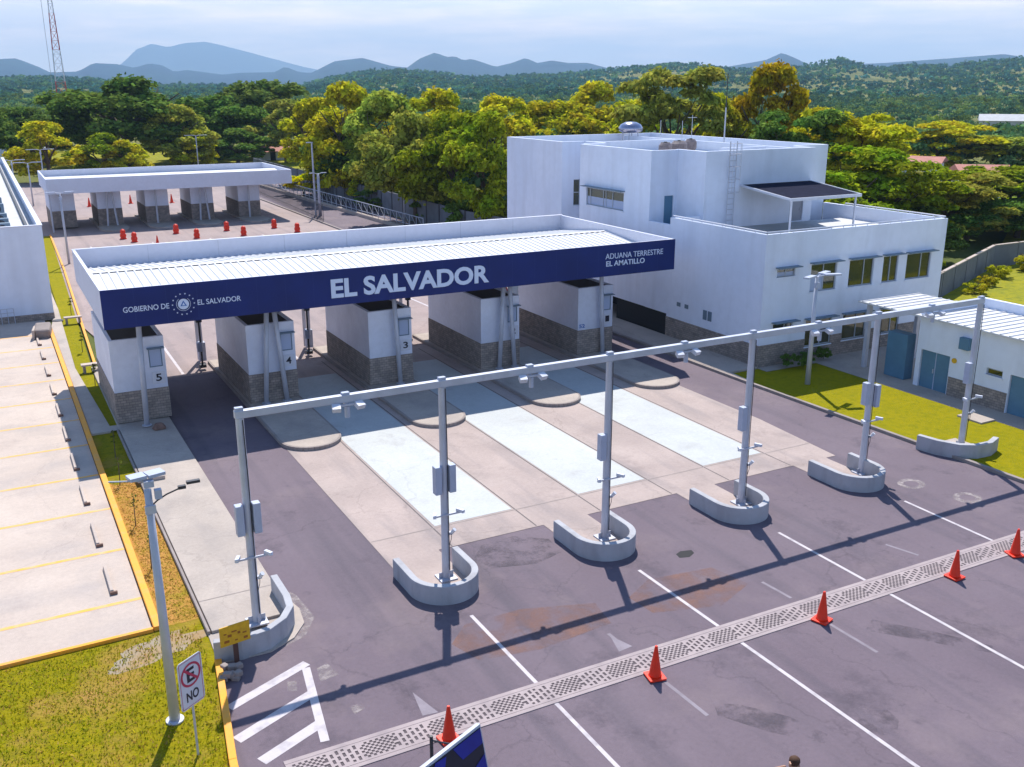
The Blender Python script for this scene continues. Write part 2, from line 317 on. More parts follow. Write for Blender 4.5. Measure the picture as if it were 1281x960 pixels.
# ================================================================== THE SETTING
def lerp_tab(tab, a):
    for (a0, h0), (a1, h1) in zip(tab, tab[1:]):
        if a <= a1:
            t = max(0, min(1, (a-a0)/(a1-a0))); return h0+(h1-h0)*t
    return tab[-1][1]
P1 = [(-5.08, 26), (1.65, 30), (3.84, 33), (6.12, 29), (8.47, 20), (14.64, 17), (16.78, 18), (18.52, 34), (20.27, 43), (22.04, 45), (23.83, 40), (26.52, 33), (31.01, 37), (33.69, 46), (37.67, 55), (39.85, 48), (42.41, 43), (44.09, 49), (45.33, 55), (45.95, 61), (46.76, 55), (47.77, 45), (49.35, 49), (51.28, 49), (53.53, 55), (55.02, 58), (62.34, 55)]  # ridge profiles: azimuths and heights converted from skyline pixels in the image
P2 = [(-5.08, 121), (1.65, 129), (2.55, 133), (3.47, 100), (4.03, 75), (5.35, 79), (6.12, 116), (7.28, 112), (8.07, 96), (8.86, 116), (9.47, 108), (10.07, 79), (10.68, 88), (12.54, 67), (13.38, 75), (15.28, 79), (15.84, 104), (16.57, 79), (17.21, 75), (18.52, 129), (20.05, 145), (21.6, 108), (22.49, 100), (23.16, 141), (24.05, 170), (24.72, 149), (25.17, 153), (25.62, 133), (26.07, 141), (27.42, 104), (28.31, 121), (29.08, 145), (29.75, 121), (30.56, 133), (31.46, 121), (32.58, 121), (33.69, 96), (35.47, 100), (39.85, 96), (42.2, 129), (43.05, 162), (43.88, 133), (44.51, 104), (48.17, 112), (51.28, 129), (53.9, 145), (55.02, 129), (62.34, 121)]
P3 = [(-5.08, 14), (1.65, 86), (6.5, 131), (7.28, 222), (7.67, 285), (8.27, 402), (9.06, 465), (9.87, 429), (10.68, 474), (11.79, 492), (12.75, 447), (13.8, 393), (15.28, 312), (16.78, 231), (18.52, 158), (26.52, 104), (39.85, 176), (52.04, 285), (55.02, 303), (62.34, 267)]
def vnoise(x, y, s):
    from mathutils import noise as nz
    return nz.fractal(Vector((x/s, y/s, 3.3)), .9, 2.0, 4)
def hgt(r, a):
    x, y = r*math.sin(R(a)), r*math.cos(R(a))
    a_ = max(-5, min(62, a))
    if r < 190: return -.06
    if r < 330: return -.06-3*(r-190)/140
    if r < 700: t = (r-330)/370; return -3+3.5*t+2*vnoise(x, y, 90)*min(1, t*2)
    h1 = lerp_tab(P1, a_)-9; h2 = lerp_tab(P2, a_); h3 = lerp_tab(P3, a_)*.92
    if r < 1800: t = (r-700)/1100; return .5+(h1-.5)*t**1.25+4*vnoise(x, y, 160)*(1-t)
    if r < 2600: t = (r-1800)/800; return h1*(1-.5*t)+3*vnoise(x, y, 160)*t
    if r < 5000: t = (r-2600)/2400; t = t*t; return h1*.5*(1-t)+h2*t+16*vnoise(x, y, 500)*(1-t)*min(1, 4*t)
    if r < 6500: t = (r-5000)/1500; return h2*(1-.75*t)
    if r < 11000: t = (r-6500)/4500; t = t**2.2; return h2*.25*(1-t)+h3*t+40*vnoise(x, y, 1500)*t*(1-t)
    t = min(1, (r-11000)/1800); return h3*(1-.8*t)
def polar(name, radii, az, m):
    mb = MB(); nA = len(az)
    for r in radii:
        for a in az: mb.v.append((r*math.sin(R(a)), r*math.cos(R(a)), hgt(r, a)))
    for i in range(len(radii)-1):
        for j in range(nA-1): mb.f.append((i*nA+j, i*nA+j+1, (i+1)*nA+j+1, (i+1)*nA+j)); mb.mi.append(0)
    o = struct(name, mb, m); o.data.polygons.foreach_set('use_smooth', [True]*len(o.data.polygons)); return o
azc = [x for x in range(-180, -10, 10)]+[-10+.5*k for k in range(157)]+[x for x in range(78, 181, 6)]
polar('ground', [.01, 40, 120, 190, 230, 280, 330, 400, 470, 550, 630, 700, 800, 900, 1000, 1100, 1220, 1350, 1480, 1600, 1700, 1800, 1950, 2150, 2350, 2600], azc, 'groundfar')
azf = [-12+.25*k for k in range(321)]
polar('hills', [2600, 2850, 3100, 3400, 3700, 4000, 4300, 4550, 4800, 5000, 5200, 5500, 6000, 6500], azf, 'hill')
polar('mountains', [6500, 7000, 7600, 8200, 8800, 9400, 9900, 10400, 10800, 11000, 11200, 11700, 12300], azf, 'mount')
# flat sheets, each a few mm above the one below
struct('lawn_left', sheet([(-30, 6), (2.1, 6), (2.5, 13.6), (3.0, 18.2), (3.58, 22.4), (3.7, 23.6), (3.7, 24.6), (-30, 24.6)], .02), 'lawnL')
struct('grass_strip_near', rect(2.6, 3.75, 24.6, 35.8, .024), 'strip')
struct('grass_strip_middle', sheet([(2.6, 35.8), (2.9, 35.5), (3.3, 35.9), (3.75, 35.6), (3.75, 41.5), (2.6, 41.5)], .0265), 'lawnL')
struct('grass_strip_far', sheet([(3.05, 52.5), (3.5, 41.5), (3.75, 41.5), (3.8, 52.5), (5.4, 104), (4.1, 104), (3.4, 68)], .024), 'lawnR')
struct('lawn_right', sheet([(31.9, 12), (36.9, 12), (36.9, 35.9), (31.75, 35.9), (31.55, 33.9)], .05), 'lawnR')
struct('field', sheet([(48, 22), (110, 20), (110, 75), (69, 49), (56.5, 43.4), (48, 35)], .02), 'field')
struct('field_far', rect(12, 110, 172, 245, -.02), 'field')
struct('road', sheet([(3.0, 5), (31.9, 5), (31.9, 22), (31.3, 60), (31.3, 66), (5.87, 66), (5.87, 23.6), (3.75, 23.6), (3.6, 22.3), (3.0, 18), (2.5, 13.5), (2.2, 5)], .012), 'asphalt')
struct('plaza_back', sheet([(5.87, 48.6), (31.2, 48.6), (31.3, 150), (32, 165), (6, 165), (5.2, 100), (3.9, 66)], .02), 'pave')
struct('road_right_back', sheet([(31.45, 66), (40, 66), (40, 150), (31.45, 150)], .008), 'asphalt')
struct('yard_left_back', rect(-30, 6, 104, 165, .012), 'pave')
struct('parking_slab', rect(-30, 2.42, 24.62, 65.3, .03), 'park')
struct('lane_slab', sheet([(9.3, 25.25), (27.9, 25.25), (28.3, 30), (28.3, 48.6), (9.3, 48.6)], .022), 'conc')
for x0 in (11.58, 17.1, 22.68): struct('painted_lane_pad', rect(x0, x0+2.86, 26.85, 45.5, .028), 'pad')
for x0 in (11.45, 14.5, 17.0, 20.0, 22.6, 25.6): struct('lane_slab_joint', rect(x0, x0+.05, 25.3, 48, .025), mat('joint_dark', (.12, .10, .10)) if 'jd' not in M else M['jd'])
struct('lane_slab_joint', rect(9.35, 28, 26.72, 26.77, .0265), 'kerb')
# walkways
struct('sidewalk_left', MB().prism([(3.75, 23.6), (5.87, 23.6), (5.87, 52.2), (3.75, 52.2)], 0, .13), 'conc2', .02)
struct('sidewalk_joint', rect(3.76, 5.86, 25.3, 25.34, .1345), 'kerb')
struct('path_left', MB().prism([(2.66, 41.5), (3.48, 41.5), (3.03, 52.5), (3.4, 68), (3.4, 104), (3.0, 104), (3.0, 66), (2.66, 63)], 0, .1), 'conc2')
struct('path_left_link', rect(2.66, 3.75, 41.5, 42.2, .104), 'conc2')
struct('sidewalk_right', MB().prism([(31.52, 33.9), (31.75, 35.95), (33.5, 35.95), (33.5, 66), (31.35, 66), (31.4, 46)], 0, .14), 'conc2', .02)
struct('forecourt', rect(33.55, 60, 12, 35.6, .03) if False else sheet([(36.9, 10), (48, 10), (48, 36), (36.9, 36)], .06), 'conc2')
struct('apron_annex', rect(33.5, 36.9, 35.25, 36.0, .075), 'conc2')
struct('utility_slab', MB().box(36.0, 36.9, 24.9, 26.1, 0, .12), 'conc2', .01)
struct('building_apron', rect(33.5, 48.5, 36, 68, .03), 'conc2')
# kerbs
def kerb(name, pts, w, z0, z1, m):
    mb = MB()
    for (xa, ya), (xb, yb) in zip(pts, pts[1:]):
        d = Vector((xb-xa, yb-ya)).normalized(); n = Vector((-d.y, d.x))*w/2
        mb.prism([(xa-n.x, ya-n.y), (xb-n.x, yb-n.y), (xb+n.x, yb+n.y), (xa+n.x, ya+n.y)][::-1], z0, z1)
    return struct(name, mb, m, .015)
kerb('kerb_parking_side', [(2.54, 24.5), (2.54, 63.5)], .2, 0, .15, 'yellow')
kerb('kerb_parking_end', [(-30, 24.53), (2.42, 24.53)], .13, 0, .12, 'yellow')
kerb('kerb_road_left', [(3.62, 22.3), (3.05, 18.2), (2.55, 13.6), (2.2, 8)], .17, 0, .14, 'yellow')
kerb('kerb_far_left', [(4.0, 53), (5.0, 84), (5.42, 104)], .14, 0, .14, 'yellow')
kerb('kerb_right', [(31.25, 66), (31.3, 46), (31.42, 34), (31.62, 27), (31.85, 20), (32.0, 10)], .17, 0, .14, 'kerb')
kerb('kerb_walk', [(3.68, 23.6), (3.68, 41.5)], .08, 0, .14, 'kerb')
kerb('kerb_back_right', [(31.3, 66), (31.4, 150)], .2, 0, .14, 'kerb')
# painted markings
def lines(name, segs, w, z, m):
    for (xa, ya), (xb, yb), ww in [(*s, w) if len(s) == 2 else s for s in segs]:
        d = Vector((xb-xa, yb-ya)).normalized(); n = Vector((-d.y, d.x))*ww/2
        struct(name, sheet([(xa-n.x, ya-n.y), (xb-n.x, yb-n.y), (xb+n.x, yb+n.y), (xa+n.x, ya+n.y)][::-1], z), m)
lines('lane_marking', [((10.17, 21.25), (10.2, 5)), ((15.7, 21.2), (15.8, 5)), ((21.15, 21.15), (21.05, 5)), ((26.74, 20.95), (26.5, 5))], .105, .017, 'line')
lines('hatch_marking', [((5.47, 20.95), (5.0, 17.98), .2)], .2, .0175, 'line')
lines('hatch_marking', [((3.42, 20.2), (5.55, 21.15), .26), ((3.3, 18.95), (5.3, 19.85), .3), ((3.6, 17.98), (5.1, 18.65), .3)], .2, .016, 'line')
lines('lane_marking_back', [((7.7, 49), (8.1, 95)), ((13.6, 49), (13.4, 95)), ((19.3, 49), (18.6, 95)), ((25.1, 49), (23.6, 95))], .14, .026, 'line')
lines('worn_dash', [((12.93, 16.4), (12.99, 14.7)), ((12.94, 18.7), (12.95, 17.9)), ((18.42, 18.9), (18.5, 17.8)), ((18.42, 16.3), (18.46, 14.7)), ((23.5, 18.9), (23.8, 17.9))], .1, .0155, 'wornline')
struct('worn_arrow', sheet([(7.25, 17.8), (7.62, 17.75), (7.4, 18.75)], .0157), 'wornline')
struct('worn_arrow', sheet([(12.7, 17.85), (13.15, 17.9), (12.92, 18.6)], .0157), 'wornline')
struct('rust_stain', sheet([(9.4, 19.2), (11, 18.9), (13.3, 19.1), (13.5, 20.2), (11.5, 20.9), (9.8, 20.9), (9.1, 20.2)], .0145), 'rust')
struct('rust_stain', sheet([(14.6, 19.0), (16.5, 18.4), (18.0, 19.0), (17.7, 20.3), (15.6, 20.6), (14.5, 20.0)], .0145), 'rust')
struct('dark_stain', sheet([(11.9, 23.4), (13.2, 23.0), (14.3, 23.3), (14.4, 24.3), (13.5, 25.0), (12.3, 24.9), (11.7, 24.2)], .0142), 'stain')
struct('dark_stain', sheet([(15.9, 12.3), (16.3, 12.2), (16.7, 12.5), (16.8, 13.0), (16.4, 13.3), (16.0, 13.1), (15.7, 12.7)], .0142), 'stain')
struct('dark_stain', sheet([(13.2, 14.6), (13.8, 13.6), (14.6, 12.7), (14.9, 12.9), (14.6, 13.8), (13.9, 14.7), (13.4, 15.0)], .0142), 'stain')
struct('dark_stain', sheet([(19.0, 15.6), (20.2, 14.2), (21.0, 13.3), (21.3, 13.5), (20.6, 14.6), (19.6, 15.9)], .0142), 'stain')
struct('tar_patch', sheet([(17.25, 21.25), (17.55, 21.15), (17.85, 21.3), (17.9, 21.5), (17.55, 21.6), (17.3, 21.5)], .0145), 'black')
def ring(cx, cy, r0, r1, z, m):
    mb = MB(); n = 24
    for k in range(n): t = 2*math.pi*k/n; mb.v += [(cx+r0*math.cos(t), cy+r0*.8*math.sin(t), z), (cx+r1*math.cos(t), cy+r1*.85*math.sin(t), z)]
    mb.f = [(2*k, 2*k+1, (2*k+3) % (2*n), (2*k+2) % (2*n)) for k in range(n)]; mb.mi = [0]*n
    struct('road_ring_mark', mb, m)
ring(28.2, 21.9, .3, .52, .0156, 'patch'); ring(28.9, 20.1, .3, .52, .0156, 'patch')
for s in [[(5.9, 22.4), (6.4, 23.2), (6.3, 24.6), (6.05, 25.2), (6.0, 23.4), (5.2, 22.1)], [(4.8, 20.2), (5.0, 20.1), (5.1, 20.5), (4.9, 20.6)], [(5.6, 20.2), (6.1, 20.3), (6.0, 20.9), (5.7, 20.8)], [(5.9, 18.6), (6.2, 18.7), (6.2, 18.9), (5.9, 18.95)]]:
    struct('pale_patch', sheet(s, .0148), 'patch')
lines('parking_line', [((-30, y), (2.42, y)) for y in (26.5, 29.98, 33.42, 36.85, 40.45, 43.95, 47.4, 50.9, 54.4, 57.9, 61.3)], .15, .034, mat('parking_line_paint', (.82, .40, .06), .75, 0, 2.5, (.70, .42, .16), streak=(3, (1, 1, 1), (.55, .43, .3), .6)))
struct('bare_patch', sheet([(3.73, 23.8), (3.68, 23.97), (3.11, 23.99), (3.01, 24.05), (3.09, 24.27), (2.79, 24.27), (2.5, 24.23), (2.23, 24.06), (1.93, 24.05), (1.68, 23.93), (1.48, 23.78), (1.54, 23.56), (1.31, 23.45), (1.3, 23.3), (1.14, 23.15), (1.11, 22.98), (1.32, 22.87), (1.7, 22.9), (1.97, 22.92), (2.23, 22.99), (2.45, 23.13), (2.65, 23.21), (2.97, 23.21), (3.11, 23.38), (3.28, 23.51), (3.65, 23.62)], .0225), 'soil')
# drain of cast grating panels across the lanes
dr = thing('drain_channel', 'long cast lattice drain strip crossing all lanes in front of the cones', 'drain', (4.2, 17.2, 0))
nx = 427; cell = .066; ny = 10
def yc(x): return 17.28-.012*(x-4)
g = MB(); ap = MB()
hole = set()
for i in range(nx):
    for j in range(1, ny-1):
        u = i % 12; alt = (i//12) % 2
        if not alt and (i+j) % 2 == 0 and abs(u-5.5)+abs(j-4.5)*.9 < 8.4: hole.add((i, j))
        if alt and (u+j) % 3 != 1 and u % 2 == 0 and j not in (0, 9): hole.add((i, j))
for i in range(nx):
    x = 4.0+i*cell
    for j in range(ny):
        if (i, j) in hole: continue
        y = yc(x)-.33+j*cell; g.add([(x, y, .03), (x+cell, y, .03), (x+cell, y+cell, .03), (x, y+cell, .03)], [(0, 1, 2, 3)])
g.build('grating', 'grate', dr)
MB().add([(4, yc(4)-.34, .018), (32.2, yc(32.2)-.34, .018), (32.2, yc(32.2)+.34, .018), (4, yc(4)+.34, .018)], [(0, 1, 2, 3)]).build('channel', 'drainhole', dr)
for a, b in ((.34, .46), (-.45, -.34)):
    MB().prism([(4, yc(4)+a), (32.2, yc(32.2)+a), (32.2, yc(32.2)+b), (4, yc(4)+b)], .0, .0305).build('concrete_edge', 'grate', dr)

# ================================================================== LARGE THINGS
def window(parent, axis, a0, a1, z0, z1, p, mull=(.5,), glass='glass', shade=None, blind=None, trans=None):
    """framed window set in a wall hole; axis 'y' faces -Y at y=p, 'x' faces -X at x=p"""
    def B(mb, a, b, d0, d1, c, d): mb.box(a, b, p+d0, p+d1, c, d) if axis == 'y' else mb.box(p+d0, p+d1, a, b, c, d)
    f = MB(); t = .05
    B(f, a0, a1, .05, .12, z0, z0+t); B(f, a0, a1, .05, .12, z1-t, z1); B(f, a0, a0+t, .05, .12, z0+t, z1-t); B(f, a1-t, a1, .05, .12, z0+t, z1-t)
    for m in mull: c = a0+(a1-a0)*m; B(f, c-t/2, c+t/2, .053, .117, z0+t, z1-t)
    if trans: c = z0+(z1-z0)*trans; B(f, a0+t, a1-t, .056, .114, c-t/2, c+t/2)
    fo = f.build('window', 'frame', parent)
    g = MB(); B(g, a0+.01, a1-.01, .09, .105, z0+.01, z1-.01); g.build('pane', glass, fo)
    if blind: q = MB(); B(q, a0+t+.01, a0+t+(a1-a0-2*t)*blind[0], .078, .088, z0+t, z0+(z1-z0)*blind[1]); q.build('blind', 'blind', fo)
    s = MB(); B(s, a0-.05, a1+.05, -.06, .05, z0-.06, z0); s.build('sill', 'white', fo)
    if shade: s = MB(); B(s, a0-.12, a1+.18, -.36, 0, z1+.06, z1+.11); s.build('sunshade', 'shade', fo)
    return fo

# ---- the lane canopy with its banner
cx0, cx1, cy0, cy1, cz0, cz1 = 3.57, 31.5, 40.6, 52.0, 4.6, 6.17
ca = thing('canopy', 'long lane canopy with navy blue EL SALVADOR banner and ribbed white roof, nearest the camera', 'canopy', (17.5, 46.3, 0))
bn = MB().box(cx0, cx1, cy0-.06, cy0, cz0, cz1+.01)
for k in range(1, 23): bn.box(cx0+k*1.22-.006, cx0+k*1.22+.006, cy0-.0605, cy0-.06, cz0+.01, cz1, 1)
bn.build('banner', ['navy', 'navyseam'], ca)
pf = MB(); pf.box(cx0, cx1, cy0, cy0+.12, cz0+.03, cz1); pf.build('front_parapet', 'panel', ca)
for x in (cx0, cx1-.14):
    MB().box(x, x+.14, cy0+.12, cy1, cz0+.03, cz1).build('side_parapet', 'panel', ca)
pb = MB().box(cx0+.14, cx1-.14, cy1-.14, cy1, cz0+.03, cz1)
for x in [cx0+i*(cx1-cx0)/8 for i in range(1, 8)]: pb.box(x-.012, x+.012, cy1-.145, cy1-.13, 5.3, cz1-.02, 1)
pb.build('back_parapet', ['panel', 'steel'], ca)
MB().box(cx0-.02, cx1+.02, cy1-.17, cy1+.03, cz1, cz1+.03).build('parapet_cap', 'panel', ca)
MB().box(cx0+.15, cx1-.15, cy0+.13, cy1-.15, 4.72, 4.78).build('soffit', 'panel', ca)
yr = 46.9; ze, zr, zf = 5.25, 5.8, 5.28
for nm, ya, yb, za, zb in (('roof_sheet', cy0+.125, yr, zf, zr), ('roof_sheet', yr, cy1-.145, zr, ze)):
    r = MB(); X0, X1 = cx0+.145, cx1-.145
    r.add([(X0, ya, za), (X1, ya, za), (X1, yb, zb), (X0, yb, zb)], [(0, 1, 2, 3)])
    x = X0+.1
    while x < X1-.1:
        r.add([(x, ya, za+.003), (x+.04, ya, za+.05), (x+.09, ya, za+.05), (x+.13, ya, za+.003), (x, yb, zb+.003), (x+.04, yb, zb+.05), (x+.09, yb, zb+.05), (x+.13, yb, zb+.003)],
              [(0, 1, 5, 4), (1, 2, 6, 5), (2, 3, 7, 6), (0, 3, 2, 1), (4, 5, 6, 7)]); x += .36
    r.build(nm, 'roofsheet', ca)
rc = MB(); rc.add([(X0, yr-.16, zr+.04), (X1, yr-.16, zr+.04), (X1, yr, zr+.07), (X0, yr, zr+.07), (X1, yr+.16, zr+.04), (X0, yr+.16, zr+.04)], [(0, 1, 2, 3), (3, 2, 4, 5)]); rc.build('ridge_cap', 'roofsheet', ca)
yb_ = cy0-.062
text_mb('EL SALVADOR', 12.88, 20.6, 4.93, 5.78, yb_, .034, .03).build('banner_lettering', 'letter', ca)
text_mb('GOBIERNO DE', 4.34, 6.1, 5.22, 5.44, yb_, .008).build('banner_lettering', 'letter', ca)
text_mb('EL SALVADOR', 7.22, 8.98, 5.24, 5.46, yb_, .008).build('banner_lettering', 'letter', ca)
text_mb('ADUANA TERRESTRE', 27.17, 30.72, 5.47, 5.75, yb_, 0).build('banner_lettering', 'letter', ca)
text_mb('EL AMATILLO', 27.22, 29.58, 5.1, 5.37, yb_, .015).build('banner_lettering', 'letter', ca)
em = MB(); ex, ez = 6.66, 5.34
for k in range(14):
    t = 2*math.pi*k/14
    for q in range(2):
        pass
    c = Vector((ex+.43*math.cos(t), yb_-.01, ez+.43*math.sin(t)))
    pts = [(c.x+(.042 if j % 2 == 0 else .018)*math.cos(t+j*math.pi/5), yb_-.012, c.z+(.042 if j % 2 == 0 else .018)*math.sin(t+j*math.pi/5)) for j in range(10)]
    em.add(pts, [tuple(range(10))])
n = 28
disc = [(ex+.22*math.cos(2*math.pi*k/n), yb_-.012, ez+.22*math.sin(2*math.pi*k/n)) for k in range(n)]
em.add(disc, [tuple(range(n))])
for w0, w1 in ((.27, .285),):
    for k in range(n):
        t0, t1 = 2*math.pi*k/n, 2*math.pi*(k+1)/n
        if math.sin((t0+t1)/2) > .82: continue
        em.add([(ex+w0*math.cos(t0), yb_-.011, ez+w0*math.sin(t0)), (ex+w1*math.cos(t0), yb_-.011, ez+w1*math.sin(t0)), (ex+w1*math.cos(t1), yb_-.011, ez+w1*math.sin(t1)), (ex+w0*math.cos(t1), yb_-.011, ez+w0*math.sin(t1))], [(0, 1, 2, 3)])
emo = em.build('emblem', 'letter', ca)
tr = MB(); tr.add([(ex-.13, yb_-.016, ez-.08), (ex+.13, yb_-.016, ez-.08), (ex, yb_-.016, ez+.15)], [(0, 1, 2)]); tr.build('emblem_triangle', 'bluemark', emo)
tr = MB(); tr.add([(ex-.06, yb_-.019, ez-.05), (ex+.06, yb_-.019, ez-.05), (ex, yb_-.019, ez+.07)], [(0, 1, 2)]); tr.add([(ex-.17, yb_-.016, ez-.16), (ex+.17, yb_-.016, ez-.16), (ex+.12, yb_-.016, ez-.12), (ex-.12, yb_-.016, ez-.12)], [(0, 1, 2, 3)]); tr.build('emblem_detail', 'letter', emo)
cols = [((4.83, 41.35), (4.95, 41.35)), ((10.02, 41.9), (10.36, 41.9)), ((10.98, 41.9), (10.64, 41.9)), ((16.5, 41.9), (16.3, 41.9)), ((21.85, 41.9), (22.12, 41.9)), ((22.72, 41.9), (22.42, 41.9)), ((28.05, 41.9), (27.85, 41.9))]
for (x0, y0), (x1, y1) in cols:
    z0 = .17
    MB().tube((x0, y0, z0), (x1, y1, 4.75), .11, .11, 14).lathe([(.2, z0), (.2, z0+.03)], (x0, y0, 0), 14).build('column', 'steel', ca, smooth=True)
for x in (4.9, 8.95, 14.65, 20.35, 26.1, 31.1):
    MB().tube((x, 51.2, .1), (x, 51.2, 4.75), .1, .1, 12).build('column', 'steel', ca, smooth=True)
bb_ = MB()
for y in (41.9, 51.2): bb_.box(3.9, 31.2, y-.08, y+.08, 4.55, 4.72)
bb_.build('beam', 'steel', ca)

# ---- toll style inspection booths
def booth(x0, y0, y1, w, h, stone, num, label, group, cat='booth', det=True, mark=None):
    z0 = .17; t = thing('inspection_booth', label, cat, (x0+w/2, y0, 0), group)
    MB().box(x0, x0+w, y0, y1, z0, stone).build('stone_base', 'stone', t)
    wl = MB(); wl.wall(x0+.02, x0+w-.02, stone, h, y0+.02, .15, [(x0+w-.68, x0+w-.14, 2.42, 3.22)] if det else []); wl.box(x0+.02, x0+.17, y0+.17, y1-.02, stone, h); wl.box(x0+w-.17, x0+w-.02, y0+.17, y1-.02, stone, h); wl.box(x0+.17, x0+w-.17, y1-.17, y1-.02, stone, h)
    wl.build('upper_wall', 'boothwhite', t)
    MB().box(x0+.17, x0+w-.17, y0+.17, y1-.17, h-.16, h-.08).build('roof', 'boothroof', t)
    if det:
        fo = MB(); a0, a1, c0, c1 = x0+w-.68, x0+w-.14, 2.42, 3.22
        fo.box(a0, a1, y0+.03, y0+.07, c0, c0+.04); fo.box(a0, a1, y0+.03, y0+.07, c1-.04, c1); fo.box(a0, a0+.04, y0+.03, y0+.07, c0+.04, c1-.04); fo.box(a1-.04, a1, y0+.03, y0+.07, c0+.04, c1-.04)
        f = fo.build('window', 'shade', t); MB().box(a0+.02, a1-.02, y0+.05, y0+.06, c0+.02, c1-.02).build('pane', 'blind', f)
        MB().box(a0-.06, a1+.1, y0-.22, y0+.02, c1+.03, c1+.07).build('sunshade', 'shade', f)
    if num:
        p = MB().box(x0+w-.62, x0+w-.1, y0-.005, y0+.02, 1.68, 2.22).build('number_plate', 'signwhite', t)
        text_mb(num, x0+w-.48, x0+w-.24, 1.8, 2.12, y0-.006, .02, .01).build('number', 'ink', p)
    if mark: text_mb(mark, x0+.1, x0+.45, 1.62, 1.82, y0+.012, .02, .01).build('blue_mark', 'bluemark', t)
    return t
for i, (x0, num) in enumerate(zip((3.78, 9.4, 15.08, 20.95, 26.62), '54321')):
    booth(x0, 42.15, 48.7, 2.2, 3.75, 1.5, num, f'white booth with grey stone base and the number {num} under the navy banner', 'booths under the near canopy', mark='52' if i == 4 else None)
# raised islands with rounded noses
for k, x0 in enumerate((9.3, 14.93, 20.8, 26.45)):
    w = 2.3; cx = x0+w/2; poly = [(x0+w, 36.7), (x0+w, 50.5), (x0, 50.5), (x0, 36.7)]+[(cx-w/2*math.cos(t), 36.7-1.15*math.sin(t)) for t in [math.pi*j/18 for j in range(1, 18)]]
    nm = '4321'[k]
    t = thing('lane_island', f'raised round nosed concrete island that carries booth number {nm}', 'traffic island', (cx, 43, 0), 'raised islands under the booths')
    MB().prism(poly, 0, .165).build('top_slab', 'conc2', t)
    kk = MB(); pin = poly+[poly[0]]
    for (xa, ya), (xb, yb) in zip(pin, pin[1:]):
        d = Vector((xb-xa, yb-ya)).normalized(); nn = Vector((d.y, -d.x))*.09
        kk.prism([(xa, ya), (xb, yb), (xb+nn.x, yb+nn.y), (xa+nn.x, ya+nn.y)][::-1], 0, .16)
    kk.build('edge_kerb', 'kerb', t)
# dark lane furniture behind the booths
def lane_post(x, y, label):
    t = thing('lane_signal', label, 'lane signal', (x, y, 0), 'dark lane signals beside the booths')
    MB().tube((x, y, .15), (x, y, 3.3), .05, .05, 10).box(x-.16, x+.16, y-.16, y+.16, .15, .3).build('pole', 'steeldark', t)
    MB().box(x-.14, x+.14, y-.12, y+.05, 2.5, 3.0).build('signal_box', 'steeldark', t)
    MB().box(x-.2, x+.05, y-.15, y+.1, 1.0, 1.45).build('reader_box', 'box', t)
for (x, y), nm in zip(((8.75, 49.4), (14.3, 49.4), (20.0, 49.3), (25.8, 49.5)), '4321'): lane_post(x, y, f'dark signal pole at the far left corner of booth number {nm}')
def hoop(x, y, label):
    t = thing('card_reader', label, 'card reader', (x, y, 0), 'hooped card readers behind the booths')
    MB().box(x-.5, x+.35, y-.2, y+.2, .0, .3).build('plinth', 'conc2', t)
    pts = [(x, y, .3), (x, y, 1.75)]+[(x-.22+.22*math.cos(a), y, 1.95+.25*math.sin(a)) for a in [0, .6, 1.2, 1.8, 2.5, 3.1, 3.8, 4.4]]
    MB().path(pts, .03, 8).build('hoop', 'steeldark', t); MB().box(x-.1, x+.1, y-.1, y+.1, .6, .9).build('reader', 'steeldark', t)
for (x, y), l in zip(((13.7, 52.6), (19.5, 51.9)), ('dark hooped card reader seen between booth 4 and booth 3', 'dark hooped card reader seen between booth 3 and booth 2')): hoop(x, y, l)
def arm(x, y, label):
    t = thing('barrier_gate', label, 'barrier gate', (x, y, 0), 'barrier gates behind the booths')
    MB().box(x-.18, x+.18, y-.2, y+.2, .16, 1.15).build('cabinet', 'box', t, .02); MB().box(x-.05, x+.05, y-.28, y-.2, .9, 3.4).build('boom', 'signwhite', t)
for (x, y), nm in zip(((9.0, 50.7), (14.7, 50.7), (20.5, 50.7), (26.2, 50.7)), '4321'): arm(x, y, f'raised lane boom behind booth number {nm}')
def rsign(x, y, z, label):
    t = thing('round_sign', label, 'sign', (x, y, 0)); MB().tube((x, y, .15), (x, y, z+.3), .03, .03, 8).build('post', 'steel', t)
    MB().tube((x, y-.03, z), (x, y-.06, z), .3, .3, 24).build('disc', 'signwhite', t); d = MB(); n = 28
    for k in range(n):
        a, b = 2*math.pi*k/n, 2*math.pi*(k+1)/n; d.add([(x+r_*math.cos(q), y-.066, z+r_*math.sin(q)) for r_, q in ((.22, a), (.3, a), (.3, b), (.22, b))], [(0, 1, 2, 3)])
    d.build('red_ring', 'red', t)
rsign(29.15, 44.6, 3.05, 'lower round red rimmed sign, beside the booth nearest the terminal building'); rsign(23.45, 44.6, 3.5, 'higher round red rimmed sign, peeping over the second booth from the terminal building')

